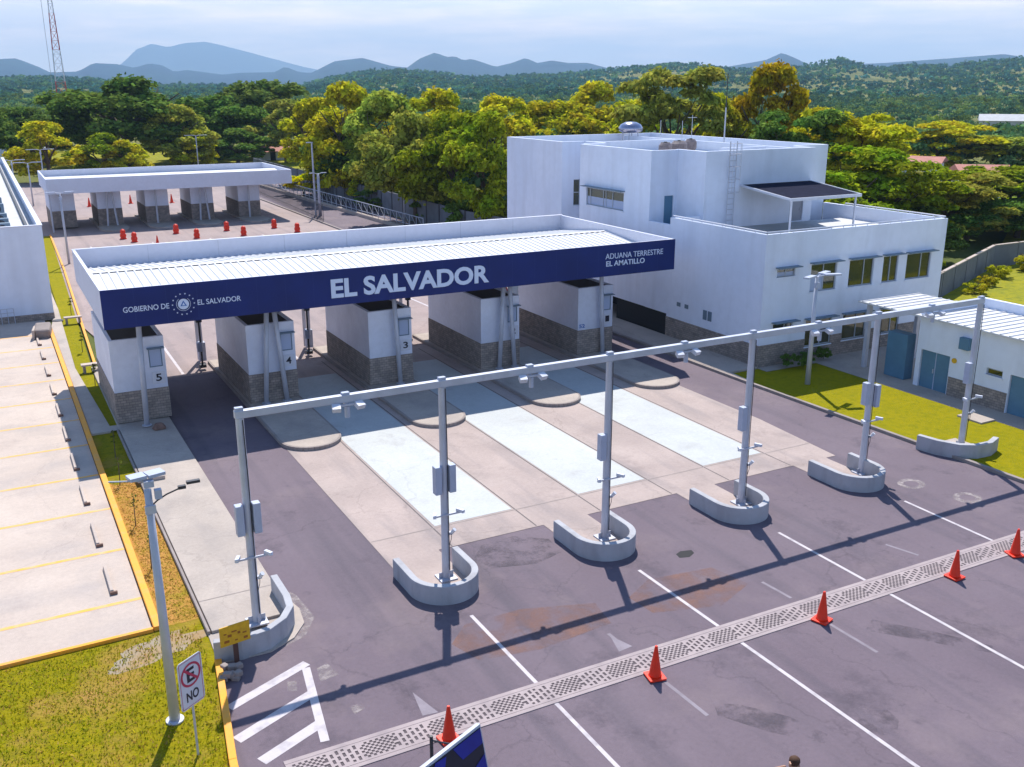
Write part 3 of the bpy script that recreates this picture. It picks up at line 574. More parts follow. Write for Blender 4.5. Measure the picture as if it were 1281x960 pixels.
# ---- sensor gantry in front
PX = [4.92, 10.46, 16.0, 21.62, 27.4, 32.9]; GY = 23.5; GZ = 5.9
ordn = ['leftmost', 'second', 'third', 'fourth', 'fifth', 'rightmost']
ga = thing('sensor_gantry', 'long grey tube gantry on six posts carrying sensor boxes and lights across the lanes', 'gantry', (19, GY, 0))
MB().box(PX[0]-.12, PX[-1]+.12, GY-.09, GY+.09, GZ-.02, GZ+.18).build('beam', 'steel', ga, .015)
for i, x in enumerate(PX):
    z0 = .132 if i == 0 else (.055 if i == 5 else .0225)
    gs = MB().tube((x, GY, z0), (x, GY, GZ-.021), .12, .105, 16).box(x-.26, x+.26, GY-.26, GY+.26, z0, z0+.04)
    for a in range(4): gs.cbox((x+.17*math.cos(a*math.pi/2), GY+.17*math.sin(a*math.pi/2), z0+.12), (.12, .015, .16), a*math.pi/2)
    gs.build('post', 'steel', ga)
    MB().box(x-.1, x+.1, GY-.07, GY+.07, GZ+.18, GZ+.26).build('cap_box', 'box', ga)
    offs = {0: (-.23, .21), 1: (-.23, .21), 2: (-.23,), 3: (-.24,), 4: (-.26, .28), 5: (-.24,)}[i]
    for j, o in enumerate(offs):
        yy = GY+(-.05 if i < 5 or j == 0 else .1); big = (i == 4 and j == 1)
        MB().box(x+o-.1, x+o+.1, yy-.12, yy+.12, 2.74-(.15 if big else 0), 3.58-(.15 if big else 0)).build('sensor_cabinet', 'box', ga, .02)
    cb_ = MB().path([(x+.06, GY-.135, z0+.3), (x+.055, GY-.135, 2.0), (x+.06, GY-.13, 4.2), (x+.05, GY-.115, GZ-.05)], .014, 6); cb_.path([(x+.06, GY-.135, 1.1), (x+.12, GY-.15, 1.3), (x+.14, GY-.14, 1.48)], .009, 5); cb_.build('conduit', 'steeldark', ga)
    br = MB().box(x-.42, x+.45, GY-.16, GY-.12, 2.06, 2.11); br.build('camera_bracket', 'steel', ga)
    for s in (-1, 1): MB().cbox((x+s*.4, GY-.2, 2.16), (.09, .26, .09), R(25*s)).build('camera', 'signwhite', ga)
    MB().tube((x+.14, GY-.15, 1.5), (x+.2, GY-.22, 1.62), .05, .06, 10).box(x+.08, x+.2, GY-.12, GY-.02, 1.42, 1.5).build('camera', 'signwhite', ga)
for i in range(5):
    xm = (PX[i]+PX[i+1])/2
    hb = MB().box(xm-.05, xm+.05, GY-.05, GY+.05, GZ-.12, GZ-.02).box(xm-.38, xm+.38, GY-.16, GY-.1, GZ-.1, GZ-.05); h = hb.build('light_bracket', 'steel', ga)
    for s in (-1, 1): MB().cbox((xm+s*.32, GY-.2, GZ-.1), (.22, .2, .13), R(12*s), 0, R(25)).build('floodlight', 'signwhite', h)
    MB().tube((xm, GY-.1, GZ-.12), (xm, GY-.1, GZ-.42), .07, .07, 12).build('dome_camera', 'box', h)
    MB().box(xm-.1, xm+.1, GY-.07, GY+.07, GZ+.18, GZ+.24).build('junction_box', 'box', ga)
# ---- curved concrete crash barriers round the posts
def curve_wall(pts, th, h, label, group, z0=0):
    t = tag(MB().build('crash_barrier', 'barrier'), label, 'concrete barrier', group); me = t.data
    L = len(pts); vs = []
    for i, (x, y) in enumerate(pts):
        a = Vector(pts[max(0, i-1)]); b = Vector(pts[min(L-1, i+1)]); d = (b-a).normalized(); n = Vector((-d.y, d.x))*th/2
        for s in (-1, 1):
            for z in (z0, h): vs.append((x+n.x*s, y+n.y*s, z))
    fs = []
    for i in range(L-1):
        o = i*4; fs += [(o, o+4, o+5, o+1), (o+2, o+3, o+7, o+6), (o+1, o+5, o+7, o+3)]
    fs += [(0, 1, 3, 2), (4*L-4, 4*L-2, 4*L-1, 4*L-3)]
    me.from_pydata(vs, [], fs); me.update(); bv = t.modifiers.new('bevel', 'BEVEL'); bv.width = .02; bv.segments = 2; return t
for i, (cx, px) in enumerate(zip((10.15, 15.62, 21.05, 26.55), PX[1:5])):
    pts = [(cx-.92, 24.35)]+[(cx-.92*math.cos(t), 23.05-.95*math.sin(t)) for t in [math.pi*j/20 for j in range(21)]]+[(cx+.92, 24.2)]
    struct('barrier_infill', sheet([(cx-.85, 25.25)]+[(cx-.85*math.cos(t), 23.05-.85*math.sin(t)) for t in [math.pi*j/14 for j in range(15)]]+[(cx+.85, 25.25)], .0225), 'conc')
    curve_wall(pts, .2, .58, f'U shaped low concrete barrier round the foot of the {ordn[i+1]} gantry post', 'crash barriers at the gantry posts')
pts = [(3.55, 22.3), (4.2, 22.15), (4.9, 22.25), (5.4, 22.6), (5.72, 23.1), (5.8, 23.7), (5.8, 25.0)]
curve_wall(pts, .2, .6, 'J shaped low concrete barrier at the foot of the leftmost gantry post', 'crash barriers at the gantry posts')
pts = [(31.35, 24.3), (31.5, 23.5), (31.85, 22.8), (32.4, 22.45), (33.1, 22.4), (33.8, 22.65)]
curve_wall(pts, .22, .6, 'shallow curved concrete barrier at the foot of the rightmost gantry post on the lawn edge', 'crash barriers at the gantry posts')
struct('barrier_footing', MB().prism([(4.9, 22.05), (5.6, 22.4), (6.05, 23.0), (6.15, 23.8), (5.87, 25.2), (5.87, 23.6), (4.9, 23.6), (3.65, 23.6), (3.6, 22.1)][::-1], 0, .05), 'conc2')
struct('lane_pier_pad', MB().box(32.0, 33.6, 22.7, 24.3, 0, .055), 'conc2')

# ---- terminal building: tower block and annex with roof terrace
tb = thing('terminal_building', 'big white flat roofed building with a taller rear block and railed roof terrace', 'building', (40, 50, 0))
ax0, ax1, ay0, ay1, az1 = 33.55, 46.6, 36.0, 43.3, 6.82
upw = [(34.4, 35.6, 4.64, 5.05), (36.7, 38.5, 3.68, 5.1), (39.4, 41.2, 3.68, 5.1), (41.9, 43.05, 3.68, 5.1), (43.7, 45.6, 3.68, 5.08)]
low = [(34.4, 35.75, 1.95, 2.25), (36.65, 38.5, .78, 2.2), (39.3, 41.05, .82, 2.2), (42.1, 43.6, .82, 2.2)]
aw = MB(); aw.wall(ax0, ax1, 1.22, az1, ay0, .2, upw+[(a, b, max(c, 1.22), d) for a, b, c, d in low])
aw.box(ax0, ax0+.2, ay0+.2, 43.7, 1.22, az1); aw.box(ax1-.2, ax1, ay0+.2, ay1, 0, az1); aw.box(ax0+.2, 35.5, 43.5, 43.7, 1.22, az1-.02); aw.box(ax1-.2, ax1, ay1+.0, 45.0, 0, az1-.01)
aw.build('annex_wall', 'white', tb)
sb = MB(); sb.wall(ax0-.03, ax1, 0, 1.215, ay0-.03, .22, [(a, b, c, 1.215) for a, b, c, d in low[1:]]); sb.box(ax0-.03, ax0+.18, ay0+.19, 43.7, 0, 1.215); sb.build('stone_base', 'stone', tb)
MB().box(ax0+.2, ax1-.2, ay0+.2, ay1-.01, 5.95, 6.05).build('terrace_floor', 'flatroof', tb)
rl = MB()
for p0, p1 in (((ax0+.1, 43.6), (ax0+.1, ay0+.1)), ((ax0+.1, ay0+.1), (ax1-.1, ay0+.1)), ((ax1-.1, ay0+.1), (ax1-.1, ay1))):
    rl.tube((*p0, az1+.1), (*p1, az1+.1), .035, .035, 8)
    n = int((Vector(p1)-Vector(p0)).length/.9)+1
    for k in range(n+1): q = Vector(p0).lerp(Vector(p1), k/n); rl.tube((q.x, q.y, az1-.01), (q.x, q.y, az1+.1), .02, .02, 6)
rl.build('parapet_rail', 'signwhite', tb)
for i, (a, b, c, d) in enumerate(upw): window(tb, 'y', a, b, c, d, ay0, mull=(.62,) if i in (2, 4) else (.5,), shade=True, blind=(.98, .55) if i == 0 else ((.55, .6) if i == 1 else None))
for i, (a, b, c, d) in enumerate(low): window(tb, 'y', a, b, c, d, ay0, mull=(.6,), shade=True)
for y, z in ((42.6, 2.1), (41.9, 2.1), (40.3, 2.1), (39.9, 2.1)): MB().box(ax0-.03, ax0, y-.15, y+.15, z-.1-(.3 if y < 41 else 0), z+.12).build('wall_vent', 'shade', tb)
TZ = 10.34  # tower block footprint and heights scaled about the camera from an earlier fit
def wseg(mb, x0, y0, x1, y1, z0, z1, th=.2, holes=()):
    if abs(y0-y1) < 1e-6: mb.wall(min(x0, x1), max(x0, x1), z0, z1, y0 if th > 0 else y0+th, abs(th), holes, 'y')
    else: mb.wall(min(y0, y1), max(y0, y1), z0, z1, x0 if th > 0 else x0+th, abs(th), holes, 'x')
tw = MB(); wz = 1.35
winA = (48.4, 52.5, 6.66, 7.73); nar = (34.58, 35.1, 6.2, 7.91); dW = (34.65, 35.3, 6.1, 7.74); dT = (41.95, 43.0, 6.11, 7.38)
wseg(tw, 33.67, 63.2, 33.67, 55.6, 0, TZ)
wseg(tw, 33.87, 55.6, 35.4, 55.6, 0, TZ, .2, [nar]); wseg(tw, 35.4, 55.6, 35.4, 53.3, 0, TZ)
wseg(tw, 33.82, 53.3, 35.4, 53.3, wz, TZ, -.2); wseg(tw, 33.62, 53.3, 33.62, 45.8, wz, TZ-.03, .2, [winA])
wseg(tw, 33.82, 45.8, 35.5, 45.8, wz, TZ-.03, .2, [dW]); wseg(tw, 35.5, 46.0, 35.5, 43.3, wz, TZ-.01)
wseg(tw, 35.7, 43.3, 43.67, 43.3, 5.0, TZ, .2, [dT]); wseg(tw, 43.47, 43.5, 43.47, 45.0, 5.0, TZ-.015, .2)
wseg(tw, 43.67, 45.0, 46.37, 45.0, 0, TZ); wseg(tw, 46.37, 45.2, 46.37, 63.2, 0, TZ, -.2); wseg(tw, 33.87, 63.2, 46.17, 63.2, 0, TZ, -.2)
tw.build('tower_wall', 'white', tb)
rp = [(33.87, 63.0), (33.87, 55.8), (35.6, 55.8), (35.6, 53.1), (33.82, 53.1), (33.82, 46.0), (35.7, 46.0), (35.7, 43.5), (43.47, 43.5), (43.67, 45.2), (46.17, 45.2), (46.17, 63.0)]
MB().prism(rp, 9.5, 9.6).build('tower_roof', 'flatroof', tb)
MB().prism([(33.82, 46.0), (35.9, 46.0), (35.9, 53.1), (33.82, 53.1)], 2.9, 3.0).build('overhang_soffit', 'white', tb)
MB().box(35.9, 36.0, 43.75, 55.6, 0, 2.85).build('recess_wall', 'black', tb)  # painted near black, the darkness under the overhang put into the wall colour
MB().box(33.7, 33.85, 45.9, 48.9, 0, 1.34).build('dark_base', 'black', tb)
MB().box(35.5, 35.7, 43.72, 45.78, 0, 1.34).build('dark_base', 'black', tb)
MB().box(33.56, 33.76, 43.72, 45.78, 1.36, 6.4).build('landing_wall', 'white', tb)
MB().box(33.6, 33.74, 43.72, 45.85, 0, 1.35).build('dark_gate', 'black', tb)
MB().box(33.8, 35.48, 43.75, 45.75, 5.9, 6.05).build('landing', 'flatroof', tb)
MB().box(33.62, 33.82, 51.6, 53.1, 0, 1.34).build('column', 'white', tb)
# interior parapets and raised parts on the tower roof
ip = MB(); ip.box(35.8, 43.3, 55.2, 55.4, 9.6, 10.3); ip.box(43.5, 43.67, 45.3, 62.8, 9.6, 10.22); ip.box(39.4, 42.9, 46.7, 46.85, 9.6, 10.24); ip.build('roof_upstand', 'white', tb)
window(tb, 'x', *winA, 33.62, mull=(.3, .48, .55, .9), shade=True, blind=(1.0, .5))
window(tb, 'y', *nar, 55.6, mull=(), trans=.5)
MB().box(dW[0], dW[1], 45.88, 45.92, dW[2], dW[3]).build('door', 'door', tb); dt = MB().box(dT[0], dT[1], 43.38, 43.43, dT[2], dT[3]).build('door', 'doorgrey', tb); MB().tube((42.85, 43.35, 6.7), (42.85, 43.35, 6.85), .02, .02, 6).build('handle', 'steel', dt)
ld = MB()
LX0, LX1, LY = 37.0, 37.48, 43.1
for x in (LX0, LX1): ld.tube((x, LY, 6.05), (x, LY, 10.85), .03, .03, 8)
z = 6.2
while z < 10.7: ld.tube((LX0, LY, z), (LX1, LY, z), .018, .018, 6); z += .3
for z in (8.1, 8.8, 9.5, 10.2, 10.75):
    ld.path([(LX0, LY, z), (LX0-.05, LY-.35, z), (LX0+.24, LY-.6, z), (LX1+.05, LY-.35, z), (LX1, LY, z)], .016, 6)
for x, y in ((LX0-.05, LY-.35), (LX0+.24, LY-.6), (LX1+.05, LY-.35)): ld.tube((x, y, 8.1), (x, y, 10.75), .014, .014, 6)
ld.build('roof_ladder', 'steel', tb)
an = MB().add([(38.1, 43.3, 8.37), (43.4, 43.3, 8.37), (42.5, 38.6, 8.05), (37.4, 38.6, 8.05), (38.1, 43.3, 8.42), (43.4, 43.3, 8.42), (42.5, 38.6, 8.1), (37.4, 38.6, 8.1)], [(3, 2, 1, 0), (4, 5, 6, 7), (0, 1, 5, 4), (1, 2, 6, 5), (2, 3, 7, 6), (3, 0, 4, 7)])
awn = thing('awning', 'dark mesh lean-to awning on two white posts over the roof terrace', 'awning', (41, 41, 6.05)); an.build('awning_roof', 'awn', awn)
MB().cbox((39.95, 38.55, 8.06), (5.2, .08, .16)).cbox((42.96, 40.9, 8.23), (.07, 4.8, .12), R(-10.4), 0, R(3.8)).cbox((37.73, 40.9, 8.23), (.07, 4.8, .12), R(-8.1), 0, R(3.8)).build('awning_frame', 'signwhite', awn)
for x in (37.6, 42.3): MB().tube((x, 38.7, 6.05), (x, 38.7, 8.03), .06, .06, 10).build('post', 'signwhite', awn)

# ---- things standing on the tower roof
for k, (x, y, r_, l) in enumerate(((36.3, 48.1, .4, 'left one of the three dark roof fans on the tower roof'), (38.0, 49.0, .5, 'biggest and middle one of the three dark roof fans'), (40.0, 50.4, .38, 'right small one of the three dark roof fans'))):
    f = thing('roof_fan', l, 'roof fan', (x, y, 9.6), 'roof fans')
    MB().lathe([(r_*.8, 9.6), (r_*.8, 9.95), (r_, 10.0), (r_, 10.42), (r_*.7, 10.56)], (x, y, 0), 20).build('housing', 'fan', f); gq = MB()
    for a in range(12): gq.tube((x, y, 10.58), (x+r_*.7*math.cos(a*.5236), y+r_*.7*math.sin(a*.5236), 10.58), .012, .012, 5)
    gq.lathe([(.1, 10.55), (.1, 10.63)], (x, y, 0), 10).build('grille', 'steeldark', f)
tx, ty = 43.5, 62.0
tk = thing('water_tank', 'shiny silver domed water tank on legs at the rear edge of the tower roof', 'water tank', (tx, ty, 9.6))
MB().lathe([(.02, 10.42), (.6, 10.45), (.9, 10.6), (.92, 10.8), (.75, 11.05), (.4, 11.22), (.02, 11.25)], (tx, ty, 0), 24).build('tank_body', mat('polished_metal', (.35, .35, .45), .22, metal=.9), tk, smooth=True)
lg = MB()
for a in range(4): lg.tube((tx+.6*math.cos(a*1.57+.78), ty+.6*math.sin(a*1.57+.78), 9.6), (tx+.55*math.cos(a*1.57+.78), ty+.55*math.sin(a*1.57+.78), 10.55), .04, .04, 6)
lg.build('stand', 'steel', tk)
mx_ = 44.9; ma = thing('antenna_mast', 'tall thin two tone antenna mast on the tower roof', 'antenna', (mx_, 53, 9.6)); MB().tube((mx_, 53, 9.6), (mx_, 53, 12.4), .05, .045, 8).build('lower_pole', 'steel', ma); MB().tube((mx_, 53, 12.4), (mx_, 53, 14.3), .035, .025, 8).build('upper_pole', 'steeldark', ma); MB().tube((mx_-.25, 53, 14.0), (mx_+.25, 53, 14.0), .015, .015, 6).tube((mx_, 53, 14.3), (mx_, 53, 14.6), .03, .03, 8).build('aerial', 'steeldark', ma)
for x, y, h, l in ((39.6, 50.8, 11.7, 'short thin aerial rod right of the roof fans'), (41.0, 51.6, 12.0, 'thin aerial rod with a small crossbar, left of the tall mast'), (44.7, 59.9, 11.4, 'short rod beside the silver water tank')):
    t = thing('aerial_rod', l, 'antenna', (x, y, 9.6)); MB().tube((x, y, 9.6), (x, y, h), .022, .018, 6).build('rod', 'signwhite', t)
    if 'crossbar' in l: MB().tube((x-.35, y, h-.15), (x+.35, y, h-.15), .015, .015, 6).build('crossbar', 'signwhite', t)

# ---- guard building at the right edge
gb = thing('utility_building', 'low white building with ribbed roof and blue double door at the right edge', 'building', (40.3, 23, 0)); GX = 38.2
gw = MB(); gw.wall(10, 30.3, 0, 3.4, GX, .2, [(28.45, 30.05, 0, 1.88), (25.75, 26.55, 1.55, 1.86), (23.6, 25.38, 0, 1.82)], 'x'); gw.box(GX+.2, 42.3, 30.1, 30.3, 0, 3.4); gw.box(42.1, 42.3, 10, 30.1, 0, 3.9); gw.build('wall', 'white', gb)
MB().wall(25.42, 28.4, 0, .95, GX-.03, .03, [], 'x').build('stone_base', 'stone', gb)
for a, b, c in ((28.45, 30.05, 1.88), (23.6, 25.38, 1.82)):
    d = MB().box(GX+.1, GX+.15, a+.02, b-.02, .02, c-.02).build('door', 'door', gb); m_ = (a+b)/2
    MB().box(GX+.08, GX+.1, m_-.02, m_+.02, .02, c-.03).build('door_seam', 'blind', d)
    MB().box(GX+.05, GX+.1, m_+.06, m_+.1, .85, 1.05).build('handle', 'steel', d)
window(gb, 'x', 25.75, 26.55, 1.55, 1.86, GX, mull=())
MB().box(GX-.22, GX, 27.45, 27.95, 2.4, 2.95).build('wall_unit', 'door', gb, .02); MB().tube((GX-.05, 28.2, 1.75), (GX, 28.2, 1.75), .12, .12, 16).build('alarm_bell', 'yellowsign', gb)
rf = MB(); rf.box(GX-.25, 42.1, 10, 33.9, 3.42, 3.5)
y = 10.2
while y < 33.7: rf.box(GX-.24, 42.09, y, y+.06, 3.5, 3.54); y += .45
rf.build('roof', 'roofsheet', gb); MB().box(42.1, 42.3, 10, 30.3, 3.9, 3.95).box(GX, 42.1, 30.1, 30.3, 3.502, 3.8).build('roof_parapet', 'white', gb)
for x, y in ((38.5, 33.6), (42.1, 33.6)): MB().box(x-.1, x+.1, y-.1, y+.1, .06, 3.42).build('porch_post', 'steel', gb)
cb = tag(MB().box(38.35, 38.95, 31.0, 32.2, .06, 2.3).build('metal_cabinet', 'door', bevel=.03), 'dark teal cabinet standing under the porch of the small right building', 'cabinet')

# ---- long white hall at the left edge
lb = thing('hall_building', 'long low white hall with parapet roof at the left edge beyond the parking bays', 'building', (-5, 90, 0)); hx, hy, hz = 3.0, 65.3, 5.8
hw = MB().box(-22, hx, hy, hy+.2, .45, hz).box(hx-.2, hx, hy+.2, 132, .45, hz).box(-22, hx-.2, 131.8, 132, .45, hz); hw.build('wall', 'white', lb)
MB().box(-22, hx+.02, hy-.03, 132.02, 0, .45).build('plinth', 'stone', lb)
MB().box(-22, hx-.2, hy+.2, 131.8, 5.05, 5.12).build('roof', 'flatroof', lb); MB().box(hx-.75, hx-.6, hy+1, 131, 5.12, 5.35).build('roof_gutter', 'steeldark', lb)
MB().box(hx-.24, hx+.04, hy-.04, 132, hz, hz+.05).box(-22, hx-.24, hy-.04, hy+.24, hz, hz+.05).build('parapet_cap', 'panel', lb)
rr = MB()
for z in (.75, 1.0): rr.tube((-9, hy-.35, z), (.8, hy-.35, z), .02, .02, 6)
x = -9
while x <= .81: rr.tube((x, hy-.35, .03), (x, hy-.35, 1.0), .02, .02, 6); x += .35
tag(rr.build('handrail', 'steel'), 'low metal handrail along the foot of the white hall at left', 'railing')
rows = [(66.5, .9), (69.0, .9), (71.8, .9), (78, .9), (82.5, .9), (90, .9)]
rl_ = ['nearest', 'second nearest', 'third nearest', 'third farthest', 'second farthest', 'farthest']
proto_v = None
for (y, x), l in zip(rows, rl_):
    lab = f'{l} small dark condenser unit on the roof of the left hall'
    if proto_v is None:
        proto_v = t = thing('condenser_unit', lab, 'roof unit', (x, y, 5.12), 'condenser units on the hall roof')
        MB().box(x-.45, x+.45, y-.2, y+.2, 5.25, 5.95).build('casing', 'shade', t, .02); MB().tube((x, y-.205, 5.6), (x, y-.2, 5.6), .26, .26, 16).build('fan_grille', 'steeldark', t); MB().box(x-.4, x-.3, y-.2, y+.2, 5.12, 5.25).box(x+.3, x+.4, y-.2, y+.2, 5.12, 5.25).build('feet', 'steeldark', t)
    else: dup(proto_v, (x, y, 5.12), label=lab)

# ---- far canopy
fx0, fx1, fy0, fy1, fz0, fz1 = 5.75, 30.0, 106, 118, 3.75, 5.2
fc = thing('canopy', 'second lane canopy in plain pale grey, farther back beyond the red barrels', 'canopy', (18, 112, 0))
MB().box(fx0, fx1, fy0, fy0+.15, fz0, fz1).build('front_parapet', 'panel', fc); MB().box(fx0, fx1, fy1-.15, fy1, fz0, fz1).build('back_parapet', 'panel', fc)
for x in (fx0, fx1-.15): MB().box(x, x+.15, fy0+.15, fy1-.15, fz0, fz1).build('side_parapet', 'panel', fc)
MB().add([(fx0+.15, fy0+.15, 4.5), (fx1-.15, fy0+.15, 4.5), (fx1-.15, 112, 4.95), (fx0+.15, 112, 4.95), (fx1-.15, fy1-.15, 4.5), (fx0+.15, fy1-.15, 4.5)], [(0, 1, 2, 3), (3, 2, 4, 5)]).build('roof_sheet', 'roofsheet', fc)
FB = [(5.95, '5'), (10.35, '4'), (15.0, '3'), (19.6, '2'), (24.6, '1')]
for k, (x0, _) in enumerate(FB):
    for xa, xb in (((x0+1.0, x0+1.0),) if k in (0, 2, 4) else ((x0+.75, x0+1.0), (x0+1.7, x0+1.35))):
        MB().tube((xa, 107.7, .1), (xb, 107.7, 4.5), .1, .1, 10).build('column', 'steel', fc)
MB().tube((5.9, 106.3, 0), (5.9, 106.3, 3.8), .08, .08, 8).build('downpipe', 'steel', fc)
o5 = ['leftmost', 'second from left', 'middle', 'second from right', 'rightmost']
for k, (x0, n_) in enumerate(FB): booth(x0, 108.3, 114.5, 2.35, 3.85, 1.85, None, f'{o5[k]} of the five booths under the far grey canopy', 'booths under the far canopy', det=False)
for k, x0 in enumerate((10.1, 14.8, 19.4, 24.4)):
    tag(MB().prism([(x0+2.8, 105.5), (x0+2.8, 116), (x0, 116), (x0, 105.5), (x0+.5, 104.2), (x0+1.4, 103.8), (x0+2.3, 104.2)][::-1], 0, .17).build('lane_island', 'conc2'), f'low concrete island under the {o5[k+1]} far booth', 'traffic island', 'islands under the far booths')

# ================================================================== SMALLER THINGS
# ---- cones and barrels
def cone(x, y, z, label, group, h=.86, rz=0, mm='cone'):
    t = thing('traffic_cone', label, 'cone', (x, y, z), group, rz)
    b = MB(); b.prism([(-.2, -.22), (.2, -.22), (.22, -.2), (.22, .2), (.2, .22), (-.2, .22), (-.22, .2), (-.22, -.2)], 0, .045); b.build('base', mm, t, .008, world=False)
    MB().lathe([(.165, .045), (.15, .09), (.12, .3), (.075, .58), (.038, h-.03), (.028, h)], (0, 0, 0), 24).build('cone_body', mm, t, smooth=True, world=False)
    return t
cl = ['orange cone nearest the dark blue board on the drain strip', 'orange cone second from the blue board along the drain strip', 'middle orange cone of the five along the drain strip', 'orange cone second from the right edge along the drain strip', 'orange cone nearest the right edge of the photo']
c0 = None
for (x, y, rz), l in zip(((7.42, 16.72, .1), (12.83, 16.5, -.2), (18.35, 16.5, .3), (23.55, 16.42, .05), (26.4, 16.5, -.3)), cl):
    if c0 is None: c0 = cone(x, y, .032, l, 'orange cones along the drain strip', rz=rz)
    else: dup(c0, (x, y, .032), rz, l)
b0 = None
bl = [('front left pair', 'rear'), ('front left pair', 'near'), ('second pair', 'rear'), ('second pair', 'near'), ('third pair', 'rear'), ('third pair', 'near'), ('rightmost pair', 'rear'), ('rightmost pair', 'near')]
for (x, y), (pr_, wh) in zip(((11.35, 98.5), (12.0, 96), (16.4, 99.8), (17.55, 95.6), (21.2, 99.4), (21.9, 95.3), (25.85, 98.9), (27.1, 95)), bl):
    lab = f"{wh} red barrel of the {pr_.replace('front left', 'leftmost')} before the far canopy"
    if b0 is None:
        b0 = t = thing('traffic_barrel', lab, 'barrel', (x, y, .02), 'red barrels before the far canopy')
        MB().lathe([(.30, 0), (.30, .07), (.22, .1), (.29, .28), (.28, .44), (.21, .5), (.25, .66), (.2, .84), (.07, .9)], (0, 0, 0), 20).build('barrel_body', 'cone', t, smooth=True, world=False)
        MB().tube((-.1, 0, .92), (.1, 0, .92), .025, .03, 8).build('handle', 'cone', t, world=False)
    else: dup(b0, (x, y, .02), label=lab)
for (x, y), l in zip(((11.37, 128), (16.2, 129.1), (20.8, 127.5)), ('small cone seen between the two leftmost far booths', 'small cone seen between the second and middle far booths', 'small cone seen between the middle and fourth far booths')): dup(c0, (x, y, .02), 0, l, 'cones beyond the far canopy').scale = (1.25,)*3
dup(c0, (13.6, 93.2, .02), 0, 'single small cone just right of the leftmost red barrels')

# ---- lamp posts
def led(mb, x, y, z, a, tilt=0, L=.75): mb.cbox((x, y, z), (L, .3, .07), a, 0, tilt)
lp = thing('lamp_post', 'tall grey lamp post with flat heads and thin side arm on the near left lawn', 'lamp post', (2.23, 20.3, 0))
MB().tube((2.23, 20.3, .02), (2.23, 20.3, 5.7), .12, .075, 18).lathe([(.2, .02), (.2, .07)], (2.23, 20.3, 0), 18).build('pole', 'steel', lp, smooth=True)
f = MB().cbox((2.26, 20.28, 5.84), (.2, .16, .14)).cbox((2.42, 20.22, 5.6), (.14, .14, .2)); f.build('junction_box', 'box', lp)
h1 = MB(); led(h1, 2.05, 20.4, 5.98, R(12), 0, .34); h1.path([(2.2, 20.3, 5.9), (1.5, 20.4, 5.98)], .018, 8); h1.build('lamp_head', 'box', lp)
h2 = MB(); led(h2, 2.42, 20.45, 5.98, R(15), 0, .36); h2.build('lamp_head', 'box', lp)
h3 = MB(); h3.path([(2.25, 20.3, 5.3), (2.4, 20.3, 5.42), (2.6, 20.3, 5.52), (3.0, 20.3, 5.64)], .018, 8); h3.cbox((3.16, 20.3, 5.7), (.28, .1, .06), 0); h3.cbox((2.92, 20.3, 5.62), (.16, .09, .07), 0); h3.build('side_arm', 'steeldark', lp)
MB().box(2.12, 2.34, 20.14, 20.2, 5.2, 5.38).build('clamp', 'steel', lp)
def lamp(x, y, h, label, arms=(0, 180), group=None, r=.1, L=.8):
    t = thing('lamp_post', label, 'lamp post', (x, y, 0), group)
    MB().tube((x, y, 0), (x, y, h), r, r*.6, 12).build('pole', 'steel', t, smooth=True)
    for a in arms:
        m = MB(); ca_, sa_ = math.cos(R(a)), math.sin(R(a)); m.tube((x, y, h-.03), (x+ca_*.4, y+sa_*.4, h+.04), .03, .03, 8); m.cbox((x+ca_*(.35+L/2), y+sa_*(.35+L/2), h+.07), (L, .28, .07), R(a)); m.build('lamp_head', 'box', t)
    MB().box(x-.12, x+.12, y-.12, y+.02, h-.55, h-.3).build('control_box', 'box', t)
    return t
rl2 = lamp(33.8, 32.75, 5.3, 'grey lamp post with twin heads on the small lawn before the annex windows', (200, 340, 20), None, .13)
lamp(39.3, 96.9, 4.2, 'lamp post with two flat heads beside the grey wall behind the near canopy', (170, 350), 'twin head lamp posts in the rear yard', .13, 1.2)
t = lamp(33.1, 106.5, 4.6, 'shorter lamp post sharing its foot with a tall slim pole, right of the far canopy', (180, 0), 'twin head lamp posts in the rear yard', .2, .6)
tp = thing('slim_pole', 'tall slim pole beside the shorter lamp post right of the far canopy', 'pole', (32.6, 106.5, 0)); MB().tube((32.6, 106.5, 0), (32.6, 106.5, 8), .13, .08, 12).build('pole', 'steel', tp); MB().cbox((32.35, 106.5, 7.95), (.7, .2, .1)).build('pole_head', 'box', tp)
lamp(8.0, 150, 5.6, 'lamp post with flat head behind the left end of the far canopy', (180, 0), 'distant lamp posts', .1, 1.4)
lamp(5.5, 132, 5.1, 'lamp post nearest the parapet of the left hall, beyond the far canopy', (180, 0), 'distant lamp posts', .1, 1.2)
lamp(4.0, 139, 5.0, 'lamp post half hidden by the parapet of the left hall', (180, 0), 'distant lamp posts', .1, 1.2)
lamp(31.6, 165, 6.3, 'lamp post rising above the middle of the far canopy', (180, 0), 'distant lamp posts', .1, 1.4)
lamp(5.6, 86.3, 5.7, 'lamp post on the kerb just left of the far canopy booths', (180, 0), None, .1, .7)
t = thing('lamp_post', 'grey pole with square top seen past the far corner of the roof terrace', 'lamp post', (61, 48.5, 0)); MB().tube((61, 48.5, 0), (61, 48.5, 4.3), .22, .18, 12).build('pole', 'steel', t); MB().box(60.6, 61.5, 48.3, 48.7, 4.1, 4.5).build('lamp_head', 'box', t)

